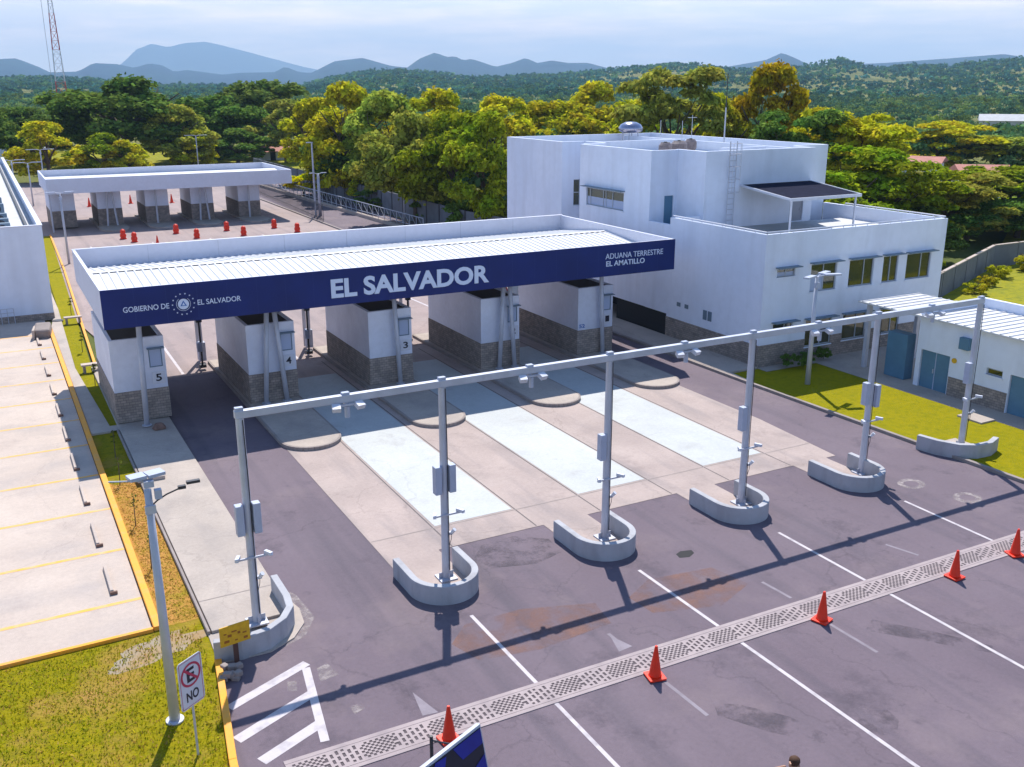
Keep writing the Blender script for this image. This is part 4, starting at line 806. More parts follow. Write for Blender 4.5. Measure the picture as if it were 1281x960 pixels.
# ---- signs
sg = thing('no_parking_sign', 'tilted white no parking sign with a struck out E above the word NO', 'sign', (2.47, 18.82, 0), None, R(34))
MB().tube((0, .03, .02), (0, .03, 2.3), .025, .025, 8).build('post', 'steel', sg, world=False)
b = MB(); pw, z0, z1 = .33, 1.28, 2.42; c = .05
poly = [(-pw+c, z0), (pw-c, z0), (pw, z0+c), (pw, z1-c), (pw-c, z1), (-pw+c, z1), (-pw, z1-c), (-pw, z0+c)]
b.add([(x, -.012, z) for x, z in poly]+[(x, .0, z) for x, z in poly], [tuple(range(8)), tuple(range(8, 16))[::-1]]+[(k, (k+1) % 8, 8+(k+1) % 8, 8+k) for k in range(8)]); sp = b.build('sign_plate', 'signwhite', sg, world=False)
q = MB(); n = 32; zc = 2.03
for k in range(n):
    a, d = 2*math.pi*k/n, 2*math.pi*(k+1)/n; q.add([(r_*math.cos(w), -.018, zc+r_*math.sin(w)) for r_, w in ((.225, a), (.275, a), (.275, d), (.225, d))], [(0, 1, 2, 3)])
q.add([(-.19, -.0185, zc+.15), (-.15, -.0185, zc+.19), (.19, -.0185, zc-.15), (.15, -.0185, zc-.19)], [(0, 1, 2, 3)]); q.build('prohibition_ring', 'red', sp, world=False)
def flat_text(body, x0, x1, z0, z1, y, name, m, parent, bold): text_mb(body, x0, x1, z0, z1, y, bold, .004).build(name, m, parent, world=False)
flat_text('E', -.11, .1, zc-.16, zc+.16, -.013, 'letter', 'ink', sp, .03)
flat_text('NO', -.17, .17, 1.43, 1.66, -.013, 'lettering', 'ink', sp, .025)
e = MB()
for xa, xb, za, zb in ((-pw+.03, pw-.03, z0+.03, z0+.04), (-pw+.03, pw-.03, z1-.04, z1-.03), (-pw+.03, -pw+.04, z0+.04, z1-.04), (pw-.04, pw-.03, z0+.04, z1-.04)): e.box(xa, xb, -.016, -.013, za, zb)
e.build('border_line', 'red', sp, world=False)
ys = thing('yellow_sign', 'small faded yellow sign on a rusty post before the J shaped barrier', 'sign', (4.02, 21.9, 0), None, R(8))
MB().box(-.06, .06, .02, .06, 0, .9).build('post', 'brown', ys, world=False)
yg = MB().box(-.38, .38, -.01, .02, .62, 1.15); random.seed(3)
for k, (u, w_) in enumerate(((-.25, .95), (-.14, .88), (-.02, .97), (.1, .9), (.24, .86), (-.22, .74), (.02, .72), (.26, .72))): yg.cbox((u, -.012, w_), (.07+.03*(k % 3), .006, .035+.03*(k % 2)), 0, 1)
yg.build('sign_plate', ['yellowsign', 'glyph'], ys, world=False)
bd = thing('message_board', 'dark blue board tilted up at the bottom edge of the photo on a thin post', 'board', (6.4, 14.15, 0), None, R(24))
p = MB().cbox((0, 0, 1.25), (1.7, .1, 1.35), 0, 0, R(-12)); p.build('board_frame', 'steel', bd, .01, world=False)
MB().cbox((0, -.055, 1.24), (1.62, .02, 1.27), 0, 0, R(-12)).build('board_face', 'boarddark', bd, world=False)
fc_ = MB(); m = Matrix.Translation((0, -.075, 1.24)) @ Matrix.Rotation(R(-12), 4, 'X')
for pts in ([(.0, .63), (.8, .63), (.8, .32), (.2, .3)], [(.3, -.1), (.8, .1), (.8, -.6), (.1, -.6)], [(-.8, .2), (-.5, .63), (-.2, .6), (-.6, -.3), (-.8, -.4)]): fc_.add([m @ Vector((x, 0, z)) for x, z in pts], [tuple(range(len(pts)))])
fc_.build('blue_panels', 'boardblue', bd, world=False)
MB().tube((.15, .75, 0), (.15, .75, 1.75), .035, .035, 8).tube((.15, .75, 1.65), (.35, .05, 1.7), .02, .02, 6).tube((.15, .75, .3), (-.5, .1, .6), .02, .02, 6).box(-.6, .6, -.1, .1, .0, .1).box(-.03, .03, -.02, .02, .1, .7).build('stand', 'steeldark', bd, world=False)

# ---- parking bay furniture
ws0 = None
wy = [27.1, 30.5, 34.1, 37.7, 41.3, 44.8, 48.3, 51.8, 55.3, 58.6]
for k, y in enumerate(wy):
    lab = ['nearest', 'second', 'third', 'fourth', 'fifth', 'sixth', 'seventh', 'eighth', 'ninth', 'tenth and farthest'][k]+' concrete wheel stop counted from the near end of the parking bays'
    if ws0 is None:
        ws0 = thing('wheel_stop', lab, 'wheel stop', (1.72, y, .034), 'wheel stops in the parking bays')
        MB().add([(-.06, 0, 0), (.06, 0, 0), (.06, 1.75, 0), (-.06, 1.75, 0), (-.045, .03, .12), (.045, .03, .12), (.045, 1.72, .12), (-.045, 1.72, .12)], [(3, 2, 1, 0), (4, 5, 6, 7), (0, 1, 5, 4), (1, 2, 6, 5), (2, 3, 7, 6), (3, 0, 4, 7)]).build('stop_bar', 'park', ws0, .01, world=False)
        MB().box(-.06, .14, -.06, .02, 0, .09).build('end_foot', 'sack', ws0, .01, world=False)
    else: dup(ws0, (1.72, y, .034), label=lab)
for x, y, l in ((3.9, 63.4, 'pale concrete bench on the grass near the corner of the white hall'), (3.75, 51.6, 'pale concrete bench at the edge of the path left of the near canopy')):
    t = thing('bench', l, 'bench', (x, y, .02)); MB().box(x-.5, x+.5, y-.2, y+.2, .4, .48).build('seat', 'park', t, .01); MB().box(x-.42, x-.3, y-.18, y+.18, .02, .4).box(x+.3, x+.42, y-.18, y+.18, .02, .4).build('leg', 'kerb', t)
t = tag(MB().tube((3.1, 64.4, .1), (3.1, 64.4, .125), .33, .33, 24).build('manhole_cover', 'steeldark'), 'round dark manhole cover on the path by the corner of the white hall', 'manhole cover')
t = thing('concrete_pipe', 'short grey half-buried concrete pipe at the far end of the yellow kerb', 'pipe', (2.1, 60.9, .03)); MB().cbox((2.1, 60.9, .35), (.85, 1.3, .6), R(-8), 0, R(10)).build('pipe_body', 'kerb', t, .12); MB().cbox((1.62, 60.7, .33), (.12, 1.3, .55), R(-8)).build('rim', 'park', t, .04)
t = tag(MB().box(3.55, 4.5, 35.0, 35.55, .13, .26).build('utility_pad', 'park', bevel=.015), 'flat pale concrete block on the left walkway at the shadow edge', 'concrete block')
s_ = MB(); bmv = [(.0, .0, .14), (.55, .05, .14), (.6, .5, .14), (.35, .7, .14), (-.1, .45, .14), (.1, .15, .4), (.4, .2, .42), (.42, .42, .36), (.1, .4, .38)]
s_.add([(5.0+a*.9, 40.5+b*.9, c) for a, b, c in bmv], [(0, 1, 6, 5), (1, 2, 7, 6), (2, 3, 8, 7), (3, 4, 8), (4, 0, 5, 8), (5, 6, 7, 8), (0, 4, 3, 2, 1)])
tag(s_.build('sandbag_heap', 'sack', bevel=.06), 'small heap of brown sacks at the front corner of booth number 5', 'sacks')
r0 = MB(); random.seed(5)
for k in range(9): r0.cbox((3.75+random.uniform(-.2, .25), 21.5+random.uniform(-.3, .3), .06+random.random()*.12), (.2, .16, .14), random.random()*3)
tag(r0.build('rubble_heap', 'kerb', bevel=.03), 'small heap of broken concrete at the kerb below the yellow sign', 'rubble')
MBp = [(3.0, 35.5, 'sapling stake in the shaded grass strip'), (2.98, 31.6, 'sapling stake beside the leftmost lamp post top, in the dry strip'), (2.95, 28.2, 'sapling stake in the middle of the dry strip'), (3.2, 38.4, 'sapling stake in the shade nearest booth number 5'), (3.6, 49.0, 'leafy sapling on the sunny grass beside the near canopy'), (3.7, 56.0, 'leafy sapling on the sunny grass at the back corner of the near canopy'), (4.0, 66, 'sapling on the grass strip beside the white hall')]
sap = []
# ---- walls and fences at the back
def wallrun(name, pts, h, m, label, cat, post=2.4, th=.15, cap=None, pm='kerb'):
    t = thing(name, label, cat, (pts[0][0], pts[0][1], 0)); w = MB(); ps = MB(); cp_ = MB()
    for (xa, ya), (xb, yb) in zip(pts, pts[1:]):
        d = Vector((xb-xa, yb-ya)); L = d.length; d.normalize(); n = Vector((-d.y, d.x))
        w.prism([(xa-n.x*th/2, ya-n.y*th/2), (xb-n.x*th/2, yb-n.y*th/2), (xb+n.x*th/2, yb+n.y*th/2), (xa+n.x*th/2, ya+n.y*th/2)], 0, h)
        k = 0
        while k <= L: ps.cbox((xa+d.x*k, ya+d.y*k, h/2+.03), (.22, .22, h+.06), math.atan2(d.y, d.x)); k += post
        cp_.prism([(xa-n.x*.12, ya-n.y*.12), (xb-n.x*.12, yb-n.y*.12), (xb+n.x*.12, yb+n.y*.12), (xa+n.x*.12, ya+n.y*.12)], h+.001, h+.06)
    w.build('wall_panel', m, t); ps.build('posts', pm, t)['kind'] = 'stuff'
    if cap: cp_.build('coping', cap, t)
    return t
wallrun('boundary_wall', [(40.5, 165), (40.3, 122), (40.3, 84), (42, 70)], 2.5, 'slat', 'long grey panel wall under the trees behind the near canopy', 'wall', 3.2, pm='steeldark')
wallrun('boundary_wall', [(50.5, 40.7), (56.5, 43.5), (69.7, 49.3), (100, 49.5)], 1.75, 'slat', 'grey wall with pale coping climbing beside the yellow field at right', 'wall', 3., cap='park', pm='slat')
rf_ = thing('ramp_railing', 'long pale steel railing with lattice bars running back beside the far booths', 'railing', (38.4, 92, 0))
q = MB(); A, B_ = Vector((37.6, 88, 0)), Vector((35.9, 142, 0)); L = (B_-A).length
for z, r_ in ((.55, .03), (1.5, .045)): q.tube(A+Vector((0, 0, z)), B_+Vector((0, 0, z)), r_, r_, 6)
q.build('rail', 'steel', rf_); q = MB(); k = 0
while k < L: p_ = A.lerp(B_, k/L); p2 = A.lerp(B_, min(1, (k+1.2)/L)); q.tube(p_, p_+Vector((0, 0, 1.5)), .035, .035, 6); q.tube(p_+Vector((0, 0, .55)), p2+Vector((0, 0, 1.5)), .02, .02, 5); k += 1.6
o = q.build('lattice_bars', 'steel', rf_)
MB().prism([(37.1, 88), (37.5, 88), (35.8, 142), (35.4, 142)], 0, .35).build('plinth', 'park', rf_)
gf = thing('iron_fence', 'dark iron bar fence running beside the right edge of the rear yard', 'fence', (31.8, 103, 0))
q = MB(); A, B_ = Vector((31.7, 101, 0)), Vector((33.6, 146, 0)); L = (B_-A).length; k = 0
q.tube(A+Vector((0, 0, 1.7)), B_+Vector((0, 0, 1.7)), .03, .03, 6); q.tube(A+Vector((0, 0, .3)), B_+Vector((0, 0, .3)), .03, .03, 6); q.build('rails', 'steeldark', gf); q = MB()
while k < L: p_ = A.lerp(B_, k/L); q.tube(p_, p_+Vector((0, 0, 1.9)), .03, .03, 5); k += .55
q.build('bars', 'steeldark', gf)['kind'] = 'stuff'
kf = thing('field_fence', 'low post fence across the sunlit field behind the far canopy', 'fence', (30, 222, 0)); q = MB()
for k in range(18): q.cbox((30+k*1.8, 222+k*.1, .7), (.3, .3, 1.5))
q.build('post_row', 'wood', kf)['kind'] = 'stuff'; MB().box(30, 61, 222.4, 222.6, .9, 1.1).build('rail', 'wood', kf)

# ---- distant houses
def house(x, y, w, d, h, rz, label, rm='pinkroof', wm='white', z=0):
    t = thing('house', label, 'house', (x, y, z), 'distant houses', rz)
    MB().box(-w/2, w/2, -d/2, d/2, 0, h).build('wall', wm, t, world=False)
    o_ = .5; MB().add([(-w/2-o_, -d/2-o_, h), (w/2+o_, -d/2-o_, h), (w/2+o_, d/2+o_, h), (-w/2-o_, d/2+o_, h), (-w/2-o_, 0, h+w*.16), (w/2+o_, 0, h+w*.16)], [(0, 1, 5, 4), (2, 3, 4, 5), (0, 4, 3), (1, 2, 5), (3, 2, 1, 0)]).build('roof', rm, t, world=False)
    MB().box(-.5, .5, -d/2-.03, -d/2, 0, 2).build('door', 'black', t, world=False)
    for s in (-1, 1): MB().box(s*w*.3-.5, s*w*.3+.5, -d/2-.03, -d/2, 1, 2).build('window', 'black', t, world=False)
house(51.8, 196, 6.5, 5, 1.6, R(-10), 'red roofed hut at the edge of the sunlit field behind the far canopy')
house(2.4, 236, 14, 8, 2.6, 0, 'red roofed house at the left edge beyond the white hall')
house(9.8, 222, 5, 5, 2.0, .2, 'small white roofed shed beside the red roofed house at the left edge', 'white')
house(112.7, 83.1, 5.5, 6, 3.3, R(-40), 'pink roofed house showing through the trees near the right edge')
house(116.2, 94.8, 4.5, 5, 3.7, R(-60), 'smaller pink roofed house half hidden in the trees, left of the other pink roof')
house(330, 238, 14, 10, 3.6, R(-50), 'pale roofed shed far off at the right edge among the woods', 'flatroof', 'flatroof', -2)
# ---- lattice mast
lm = thing('lattice_mast', 'tall red and white lattice radio mast with guy wires at upper left', 'mast', (20.2, 260, 0))
def seg(z): return 1.5-1.25*min(1, z/38)
bands = [(0, 10, 'signwhite'), (10, 15, 'redmast'), (15, 22, 'signwhite'), (22, 30, 'redmast'), (30, 36, 'signwhite'), (36, 44, 'redmast')]
for za, zb, m_ in bands:
    q = MB(); z = za
    while z < zb-.01:
        z2 = min(zb, z+2); c1 = [(20.2+sx*seg(z), 260+sy*seg(z), z) for sx, sy in ((-1, -1), (1, -1), (1, 1), (-1, 1))]; c2 = [(20.2+sx*seg(z2), 260+sy*seg(z2), z2) for sx, sy in ((-1, -1), (1, -1), (1, 1), (-1, 1))]
        for k in range(4): q.tube(c1[k], c2[k], .06, .06, 5); q.tube(c1[k], c2[(k+1) % 4], .03, .03, 4); q.tube(c1[(k+1) % 4], c2[k], .03, .03, 4); q.tube(c1[k], c1[(k+1) % 4], .03, .03, 4)
        z = z2
    q.build('mast_section', m_, lm)
MB().path([(18.3, 259, 0), (18.3, 259, 38)], .05, 5).build('cable_line', 'steel', lm)

# ---- person at the bottom edge
def skin_body(name, pts, edges, m, parent=None):
    me = bpy.data.meshes.new(name); me.from_pydata([p[:3] for p in pts], edges, []); o = bpy.data.objects.new(name, me); COL.objects.link(o)
    if parent: o.parent = parent
    sk = o.modifiers.new('skin', 'SKIN'); sk.use_smooth_shade = True
    for v_, p in zip(me.skin_vertices[0].data, pts): v_.radius = (p[3], p[4] if len(p) > 4 else p[3])
    me.skin_vertices[0].data[0].use_root = True
    ss = o.modifiers.new('sub', 'SUBSURF'); ss.levels = ss.render_levels = 2
    me.materials.append(M[m]); return o
pe = thing('person', 'dark haired person in a cream shirt, cut off by the bottom edge of the photo', 'person', (11.9, 10.99, .016), None, R(150))
P_ = [(0, 0, .92, .15, .1), (0, 0, 1.12, .13, .095), (0, 0, 1.32, .16, .1), (0, -.01, 1.44, .09, .07), (0, 0, 1.52, .052), (0, .01, 1.6, .075, .085), (0, .01, 1.7, .07, .085),
      (.19, 0, 1.40, .055), (.40, .08, 1.60, .042), (.19, .13, 1.72, .03), (-.19, 0, 1.38, .055), (-.25, .02, 1.1, .042), (-.23, .12, .88, .032),
      (.09, 0, .84, .085), (.1, .02, .46, .055), (.1, 0, .08, .04), (.1, .16, .03, .035), (-.09, 0, .84, .085), (-.1, .02, .46, .055), (-.1, -.01, .08, .04), (-.1, .15, .03, .035)]
E_ = [(0, 1), (1, 2), (2, 3), (3, 4), (4, 5), (5, 6), (2, 7), (7, 8), (8, 9), (2, 10), (10, 11), (11, 12), (0, 13), (13, 14), (14, 15), (15, 16), (0, 17), (17, 18), (18, 19), (19, 20)]
skin_body('body', P_, E_, 'skin', pe)
skin_body('shirt', [(0, 0, .93, .17, .125), (0, 0, 1.12, .15, .115), (0, 0, 1.31, .175, .12), (0, -.005, 1.42, .11, .085), (.2, 0, 1.40, .075), (.40, .075, 1.60, .066), (-.2, 0, 1.375, .075), (-.235, .01, 1.2, .068)], [(0, 1), (1, 2), (2, 3), (2, 4), (4, 5), (2, 6), (6, 7)], 'shirt', pe)
skin_body('trousers', [(0, 0, .95, .155, .11), (.09, 0, .84, .105), (.1, .02, .46, .08), (.1, 0, .12, .065), (-.09, 0, .84, .105), (-.1, .02, .46, .08), (-.1, 0, .12, .065)], [(0, 1), (1, 2), (2, 3), (0, 4), (4, 5), (5, 6)], 'jeans', pe)
hh = MB(); hh.lathe([(.03, -.05), (.085, -.04), (.105, .02), (.1, .07), (.06, .11), (.01, .12)], (0, -.015, 1.7), 16); hh.build('hair', 'hair', pe, smooth=True, world=False)
for s in (-1, 1):
    MB().cbox((s*.03, .098, 1.66), (.02, .01, .012)).build('eye', 'hair', pe, world=False); MB().cbox((s*.085, .01, 1.64), (.02, .04, .06)).build('ear', 'skin', pe, .006, world=False)
MB().cbox((0, .105, 1.63), (.02, .03, .04)).build('nose', 'skin', pe, .006, world=False); MB().cbox((0, .098, 1.585), (.05, .01, .012)).build('mouth', 'red', pe, world=False)
for s in (-1, 1):
    hd = MB(); hx_, hy_, hz_ = (s*.23, .14, .86) if s < 0 else (.13, .15, 1.80); hd.cbox((hx_, hy_, hz_-.03), (.03, .08, .09))
    for k in range(4): hd.tube((hx_, hy_-.03+.02*k, hz_-.07), (hx_-s*.01, hy_-.03+.021*k, hz_-.12), .009, .008, 6).tube((hx_-s*.01, hy_-.03+.021*k, hz_-.12), (hx_-s*.03, hy_-.03+.021*k, hz_-.145-.006*(k in (1, 2))), .008, .007, 6)
    hd.tube((hx_, hy_+.04, hz_-.02), (hx_-s*.015, hy_+.065, hz_-.07), .011, .009, 6); hd.build('hand', 'skin', pe, .006, world=False)

# ================================================================== TREES
def leaf_cloud(cent, rad, n, size, rngl, squash=.75, up=.35, zs=1):
    """n small leaf-clump faces spread in the given lobes (more towards their surface)"""
    cent = np.array(cent); rad = np.array(rad); w = rad**2; idx = rngl.choice(len(cent), n, p=w/w.sum())
    d = rngl.normal(size=(n, 3)); d[:, 2] = np.where(d[:, 2] < -.2, -d[:, 2]*rngl.random(n), d[:, 2]); d /= np.linalg.norm(d, axis=1)[:, None]
    rr = rad[idx]*(rngl.random(n)**.33)*rngl.uniform(.78, 1.12, n); p = cent[idx]+d*rr[:, None]*np.array([1, 1, squash])
    nv = d*.7+rngl.normal(size=(n, 3))*.55; nv[:, 2] += up; nv /= np.linalg.norm(nv, axis=1)[:, None]
    a = np.cross(nv, rngl.normal(size=(n, 3))); a /= np.linalg.norm(a, axis=1)[:, None]; b = np.cross(nv, a)
    s = size*rngl.uniform(.6, 1.35, n)[:, None]; a = a*s; b = b*s*rngl.uniform(.45, .9, n)[:, None]
    v = np.empty((n, 4, 3)); v[:, 0] = p-a-b*.3; v[:, 1] = p+b*-1; v[:, 2] = p+a+b*.2; v[:, 3] = p+b
    if zs != 1: v[:, :, 2] = p[:, None, 2]+(v[:, :, 2]-p[:, None, 2])*zs
    return v.reshape(-1, 3)
def quads_mesh(name, v, m, tint=None):
    n = len(v)//4; me = bpy.data.meshes.new(name); me.vertices.add(len(v)); me.vertices.foreach_set('co', v.astype(np.float32).ravel())
    me.loops.add(len(v)); me.loops.foreach_set('vertex_index', np.arange(len(v), dtype=np.int32)); me.polygons.add(n)
    me.polygons.foreach_set('loop_start', np.arange(0, len(v), 4, dtype=np.int32)); me.polygons.foreach_set('loop_total', np.full(n, 4, np.int32))
    me.update(calc_edges=True); me.materials.append(M[m])
    if tint is not None: at = me.color_attributes.new('tint', 'FLOAT_COLOR', 'POINT'); at.data.foreach_set('color', np.repeat(tint, 4, axis=0).astype(np.float32).ravel())
    return me
def crown_proto(kind, seed):
    r_ = np.random.default_rng(seed); C_ = []; Q = []
    if kind == 'spread':   # flat layered plates of foliage
        for k in range(46):
            z = .16+.8*r_.random()**.8; rm = .95*(1-((z-.45)/.72)**2)**.5 if z < 1.15 else .2; a = r_.random()*6.283; q = rm*r_.random()**.5*.85; C_.append((q*math.cos(a), q*math.sin(a), z)); Q.append(r_.uniform(.16, .3))
        v = leaf_cloud(C_, Q, 15000, .036, r_, .30, .8, .6)
    elif kind == 'broad':
        for k in range(54):
            a = r_.random()*6.283; e_ = math.asin(r_.uniform(-.6, 1)); rr = r_.uniform(.5, .82); C_.append((rr*math.cos(e_)*math.cos(a), rr*math.cos(e_)*math.sin(a), .5+.43*math.sin(e_)*rr/.82)); Q.append(r_.uniform(.15, .27))
        v = leaf_cloud(C_, Q, 17000, .036, r_, .55, .35, .65)
    elif kind == 'bush':
        for k in range(26):
            a = r_.random()*6.283; rr = r_.random()**.5*.8; C_.append((rr*math.cos(a), rr*math.sin(a), .35+.45*r_.random())); Q.append(r_.uniform(.14, .24))
        v = leaf_cloud(C_, Q, 7000, .04, r_, .8, .3)
    else:
        for k in range(42):
            a = r_.random()*6.283; e_ = math.asin(r_.uniform(-.75, 1)); rr = r_.uniform(.4, .78)*(1-.25*max(0, math.sin(e_))); C_.append((rr*math.cos(e_)*math.cos(a), rr*math.cos(e_)*math.sin(a), .5+.47*math.sin(e_))); Q.append(r_.uniform(.13, .25))
        v = leaf_cloud(C_, Q, 16000, .038, r_, .58, .35, .6)
    return quads_mesh('crown', v, 'leaf')
def trunk_proto(seed, kind):
    r_ = random.Random(seed); mb = MB(); mb.tube((0, 0, 0), (.02, .01, .35), .05, .035, 9)
    for k in range(7):
        a = k*.9+r_.random(); q = r_.uniform(.3, .6); z = r_.uniform(.55, .85); mid = (q*.4*math.cos(a), q*.4*math.sin(a), .33+(z-.33)*.5)
        mb.tube((.02, .01, .3+r_.random()*.05), mid, .025, .016, 7); mb.tube(mid, (q*math.cos(a), q*math.sin(a), z), .016, .006, 6)
        mb.tube(mid, (q*math.cos(a+.7)*.9, q*math.sin(a+.7)*.9, z+.05), .012, .005, 5)
    me = bpy.data.meshes.new('trunk'); me.from_pydata(mb.v, [], mb.f); me.update(); me.materials.append(M['wood']); return me
CR = {k: [crown_proto(k, 10+i*7+len(k)) for i in range(3 if k != 'bush' else 1)] for k in ('round', 'broad', 'spread', 'bush')}
TRK = [trunk_proto(i, '') for i in range(3)]
TINT = {'y': (.50, .46, .02), 'g': (.27, .33, .016), 'o': (.33, .35, .05), 'd': (.14, .22, .04), 'm': (.50, .36, .012), 'b': (.80, .66, .0)}
KN = {'round': 'round_tree', 'broad': 'broad_tree', 'spread': 'layered_tree', 'bush': 'flowering_bush'}
TREES = [  # positions, heights and widths precomputed from image pixels at chosen distances
    (9.5, 164.7, 8.3, 8.7, 'round', 'y', 'small yellow-green tree left of the wide dark tree behind the far canopy'),
    (24.6, 190.4, 15.4, 21.2, 'broad', 'd', 'very wide dark green tree towering behind the left part of the far canopy'),
    (19.8, 214.1, 12.5, 13.1, 'round', 'd', 'dark tree just left of the widest tree, behind the lattice mast'),
    (8.2, 204.8, 10.2, 11.5, 'broad', 'd', 'dark tree at the left edge of the photo beyond the white flat roofed hall'),
    (17.7, 167.1, 6.4, 8.1, 'round', 'g', 'low rounded olive bushlike tree at the foot of the wide dark tree'),
    (20.8, 164.7, 5.7, 6.1, 'round', 'y', 'low yellowish tree beside the rounded olive one at the foot of the wide dark tree'),
    (31.7, 182.3, 10.1, 12.3, 'round', 'o', 'olive tree on the right flank of the wide dark tree'),
    (42.3, 200.6, 12.2, 15.6, 'broad', 'd', 'dark green tree between the wide tree and the tall domed tree at left'),
    (54.8, 215.1, 15.7, 20.3, 'broad', 'd', 'tall domed dark tree behind the right half of the far canopy'),
    (52.4, 187.8, 10.7, 11.5, 'round', 'o', 'olive tree in front of the tall domed tree, beside the red roofed hut'),
    (42.6, 185.2, 6.0, 10.4, 'round', 'd', 'low dark tree above the middle of the far canopy'),
    (33.4, 178.9, 6.4, 7.5, 'round', 'y', 'small sunlit tree above the middle of the far canopy'),
    (44.6, 143.2, 11.4, 9.2, 'round', 'y', 'bright yellow-green tree just right of the red roofed hut'),
    (42.1, 120.9, 13.2, 11.0, 'round', 'y', 'tall yellow-topped tree behind the slim lamp pole, first of the row along the grey wall'),
    (43.1, 124.8, 9.3, 9.8, 'broad', 'd', 'dark green tree in front of the tall yellow-topped one along the grey wall'),
    (43.9, 113.8, 12.4, 10.3, 'round', 'o', 'grey-olive tree, second crown of the row along the grey wall'),
    (40.2, 95.9, 11.3, 9.0, 'broad', 'o', 'dull olive tree hanging over the grey wall near the twin-head lamp'),
    (54.9, 122.2, 12.9, 10.6, 'round', 'y', 'yellow-green tree behind the dull olive one, middle of the row'),
    (42.7, 90.4, 11.2, 9.4, 'broad', 'g', 'big green tree over the grey wall, left of the white tower block'),
    (42.2, 82.9, 10.6, 7.4, 'round', 'g', 'green tree with yellow top touching the left corner of the white tower block'),
    (63.4, 120.3, 12.0, 10.8, 'round', 'y', 'yellow tree showing above the left corner of the white tower block'),
    (72.2, 122.3, 11.7, 12.3, 'broad', 'y', 'wide yellow tree above the left part of the white tower roof'),
    (81.5, 126.0, 13.3, 11.9, 'round', 'y', 'pointed yellow tree above the white tower roof, left of the silver tank'),
    (42.2, 86.2, 5.8, 5.6, 'round', 'd', 'dark low tree at the foot of the white tower block'),
    (42.9, 81.4, 5.9, 4.0, 'round', 'g', 'pale-leaved young tree against the left corner of the white tower block'),
    (42.4, 95.0, 3.2, 4.3, 'round', 'd', 'dark undergrowth tree behind the middle of the grey wall'),
    (41.0, 108.5, 3.0, 4.8, 'round', 'd', 'dark undergrowth tree behind the far end of the grey wall'),
    (41.0, 114.9, 3.7, 3.4, 'round', 'y', 'small bright yellow sapling tree over the far end of the grey wall'),
    (37.6, 127.6, 2.9, 6.9, 'bush', 'b', 'bright yellow flowering bush beside the far canopy'),
    (73.9, 104.5, 11.7, 9.4, 'round', 'y', 'yellow tree behind the silver tank on the tower roof'),
    (65.7, 85.7, 15.2, 9.3, 'spread', 'o', 'tall spreading tree with dark heart behind the tower roof fans'),
    (71.8, 86.0, 12.0, 7.5, 'round', 'y', 'yellow-green tree left of the roof mast behind the tower'),
    (78.4, 85.5, 15.5, 9.1, 'round', 'm', 'rounded ochre-green tree right of the roof mast, tallest there'),
    (68.4, 70.1, 11.3, 7.5, 'spread', 'd', 'dark layered tree at the right shoulder of the white tower block'),
    (75.9, 71.1, 11.5, 9.3, 'spread', 'y', 'layered yellow-topped tree right of the white tower block'),
    (72.7, 65.8, 10.5, 7.8, 'spread', 'y', 'layered yellow tree left of the pink roofs'),
    (129.4, 102.3, 8.3, 12.9, 'spread', 'y', 'layered yellow tree behind the pink roofs'),
    (136.5, 97.9, 6.6, 12.8, 'spread', 'o', 'layered olive tree behind the pink roofs at the right edge'),
    (61.0, 57.8, 9.2, 8.3, 'spread', 'g', 'broad layered green tree directly behind the roof terrace awning'),
    (65.2, 56.1, 8.0, 8.3, 'spread', 'g', 'broad layered green tree behind the far corner of the roof terrace'),
    (77.5, 60.0, 6.4, 8.1, 'spread', 'o', 'layered olive tree behind the small lamp past the terrace'),
    (88.4, 62.1, 6.2, 8.4, 'spread', 'g', 'layered green tree at the right edge above the grey boundary wall'),
    (80.2, 59.7, 4.0, 7.2, 'broad', 'd', 'dark low tree right behind the grey boundary wall'),
    (65.0, 53.2, 4.6, 5.9, 'broad', 'd', 'dark low tree between the annex corner and the grey boundary wall'),
    (85.9, 58.6, 3.8, 7.8, 'broad', 'd', 'dark tree cut by the right edge behind the grey boundary wall'),
    (58.7, 54.4, 5.9, 5.7, 'broad', 'd', 'dark lower tree hidden behind the roof terrace'),
    (90.9, 58.4, 5.9, 9.8, 'spread', 'g', 'layered green tree just outside the right edge'),
    (-1.5, 190.0, 12.2, 14.1, 'broad', 'd', 'dark tree outside the left edge'),
]
def plant_tree(x, y, h, w, kind, c, label, i, z=0, group='trees around the border post'):
    t = thing(KN[kind], label, 'bush' if kind == 'bush' else 'tree', (x, y, z), group if kind != 'bush' else None, i*2.399)
    t.scale = (w/2, w/2, h*1.0); r_ = random.Random(i)
    cr = bpy.data.objects.new('crown', CR[kind][i % len(CR[kind])]); COL.objects.link(cr); cr.parent = t
    k = r_.uniform(.85, 1.2); cr.color = (*[min(1, q*k*r_.uniform(.93, 1.07)) for q in TINT[c]], 1)
    tr_ = bpy.data.objects.new('trunk', TRK[i % 3]); COL.objects.link(tr_); tr_.parent = t
    return t
for i, (x, y, h, w, kind, c, label) in enumerate(TREES): plant_tree(x, y, h, w*(1.55 if kind != 'bush' else 1.2), kind, c, label, i, 0)
for k, (x, y, l) in enumerate(MBp):
    t = thing('sapling', l, 'sapling', (x, y, .02), 'staked saplings along the left strips'); MB().tube((0, 0, 0), (.03, 0, 1.05), .018, .012, 6).build('stem', 'wood', t, world=False)
    r_ = np.random.default_rng(40+k); v = leaf_cloud([(.03, 0, .85), (.0, .05, .65), (.05, -.03, 1.05)], [.14, .12, .1], 60 if k > 3 else 22, .05, r_); me = quads_mesh('leaves', v, 'leaf'); o = bpy.data.objects.new('leaves', me); COL.objects.link(o); o.parent = t; o.color = (.09, .12, .02, 1)
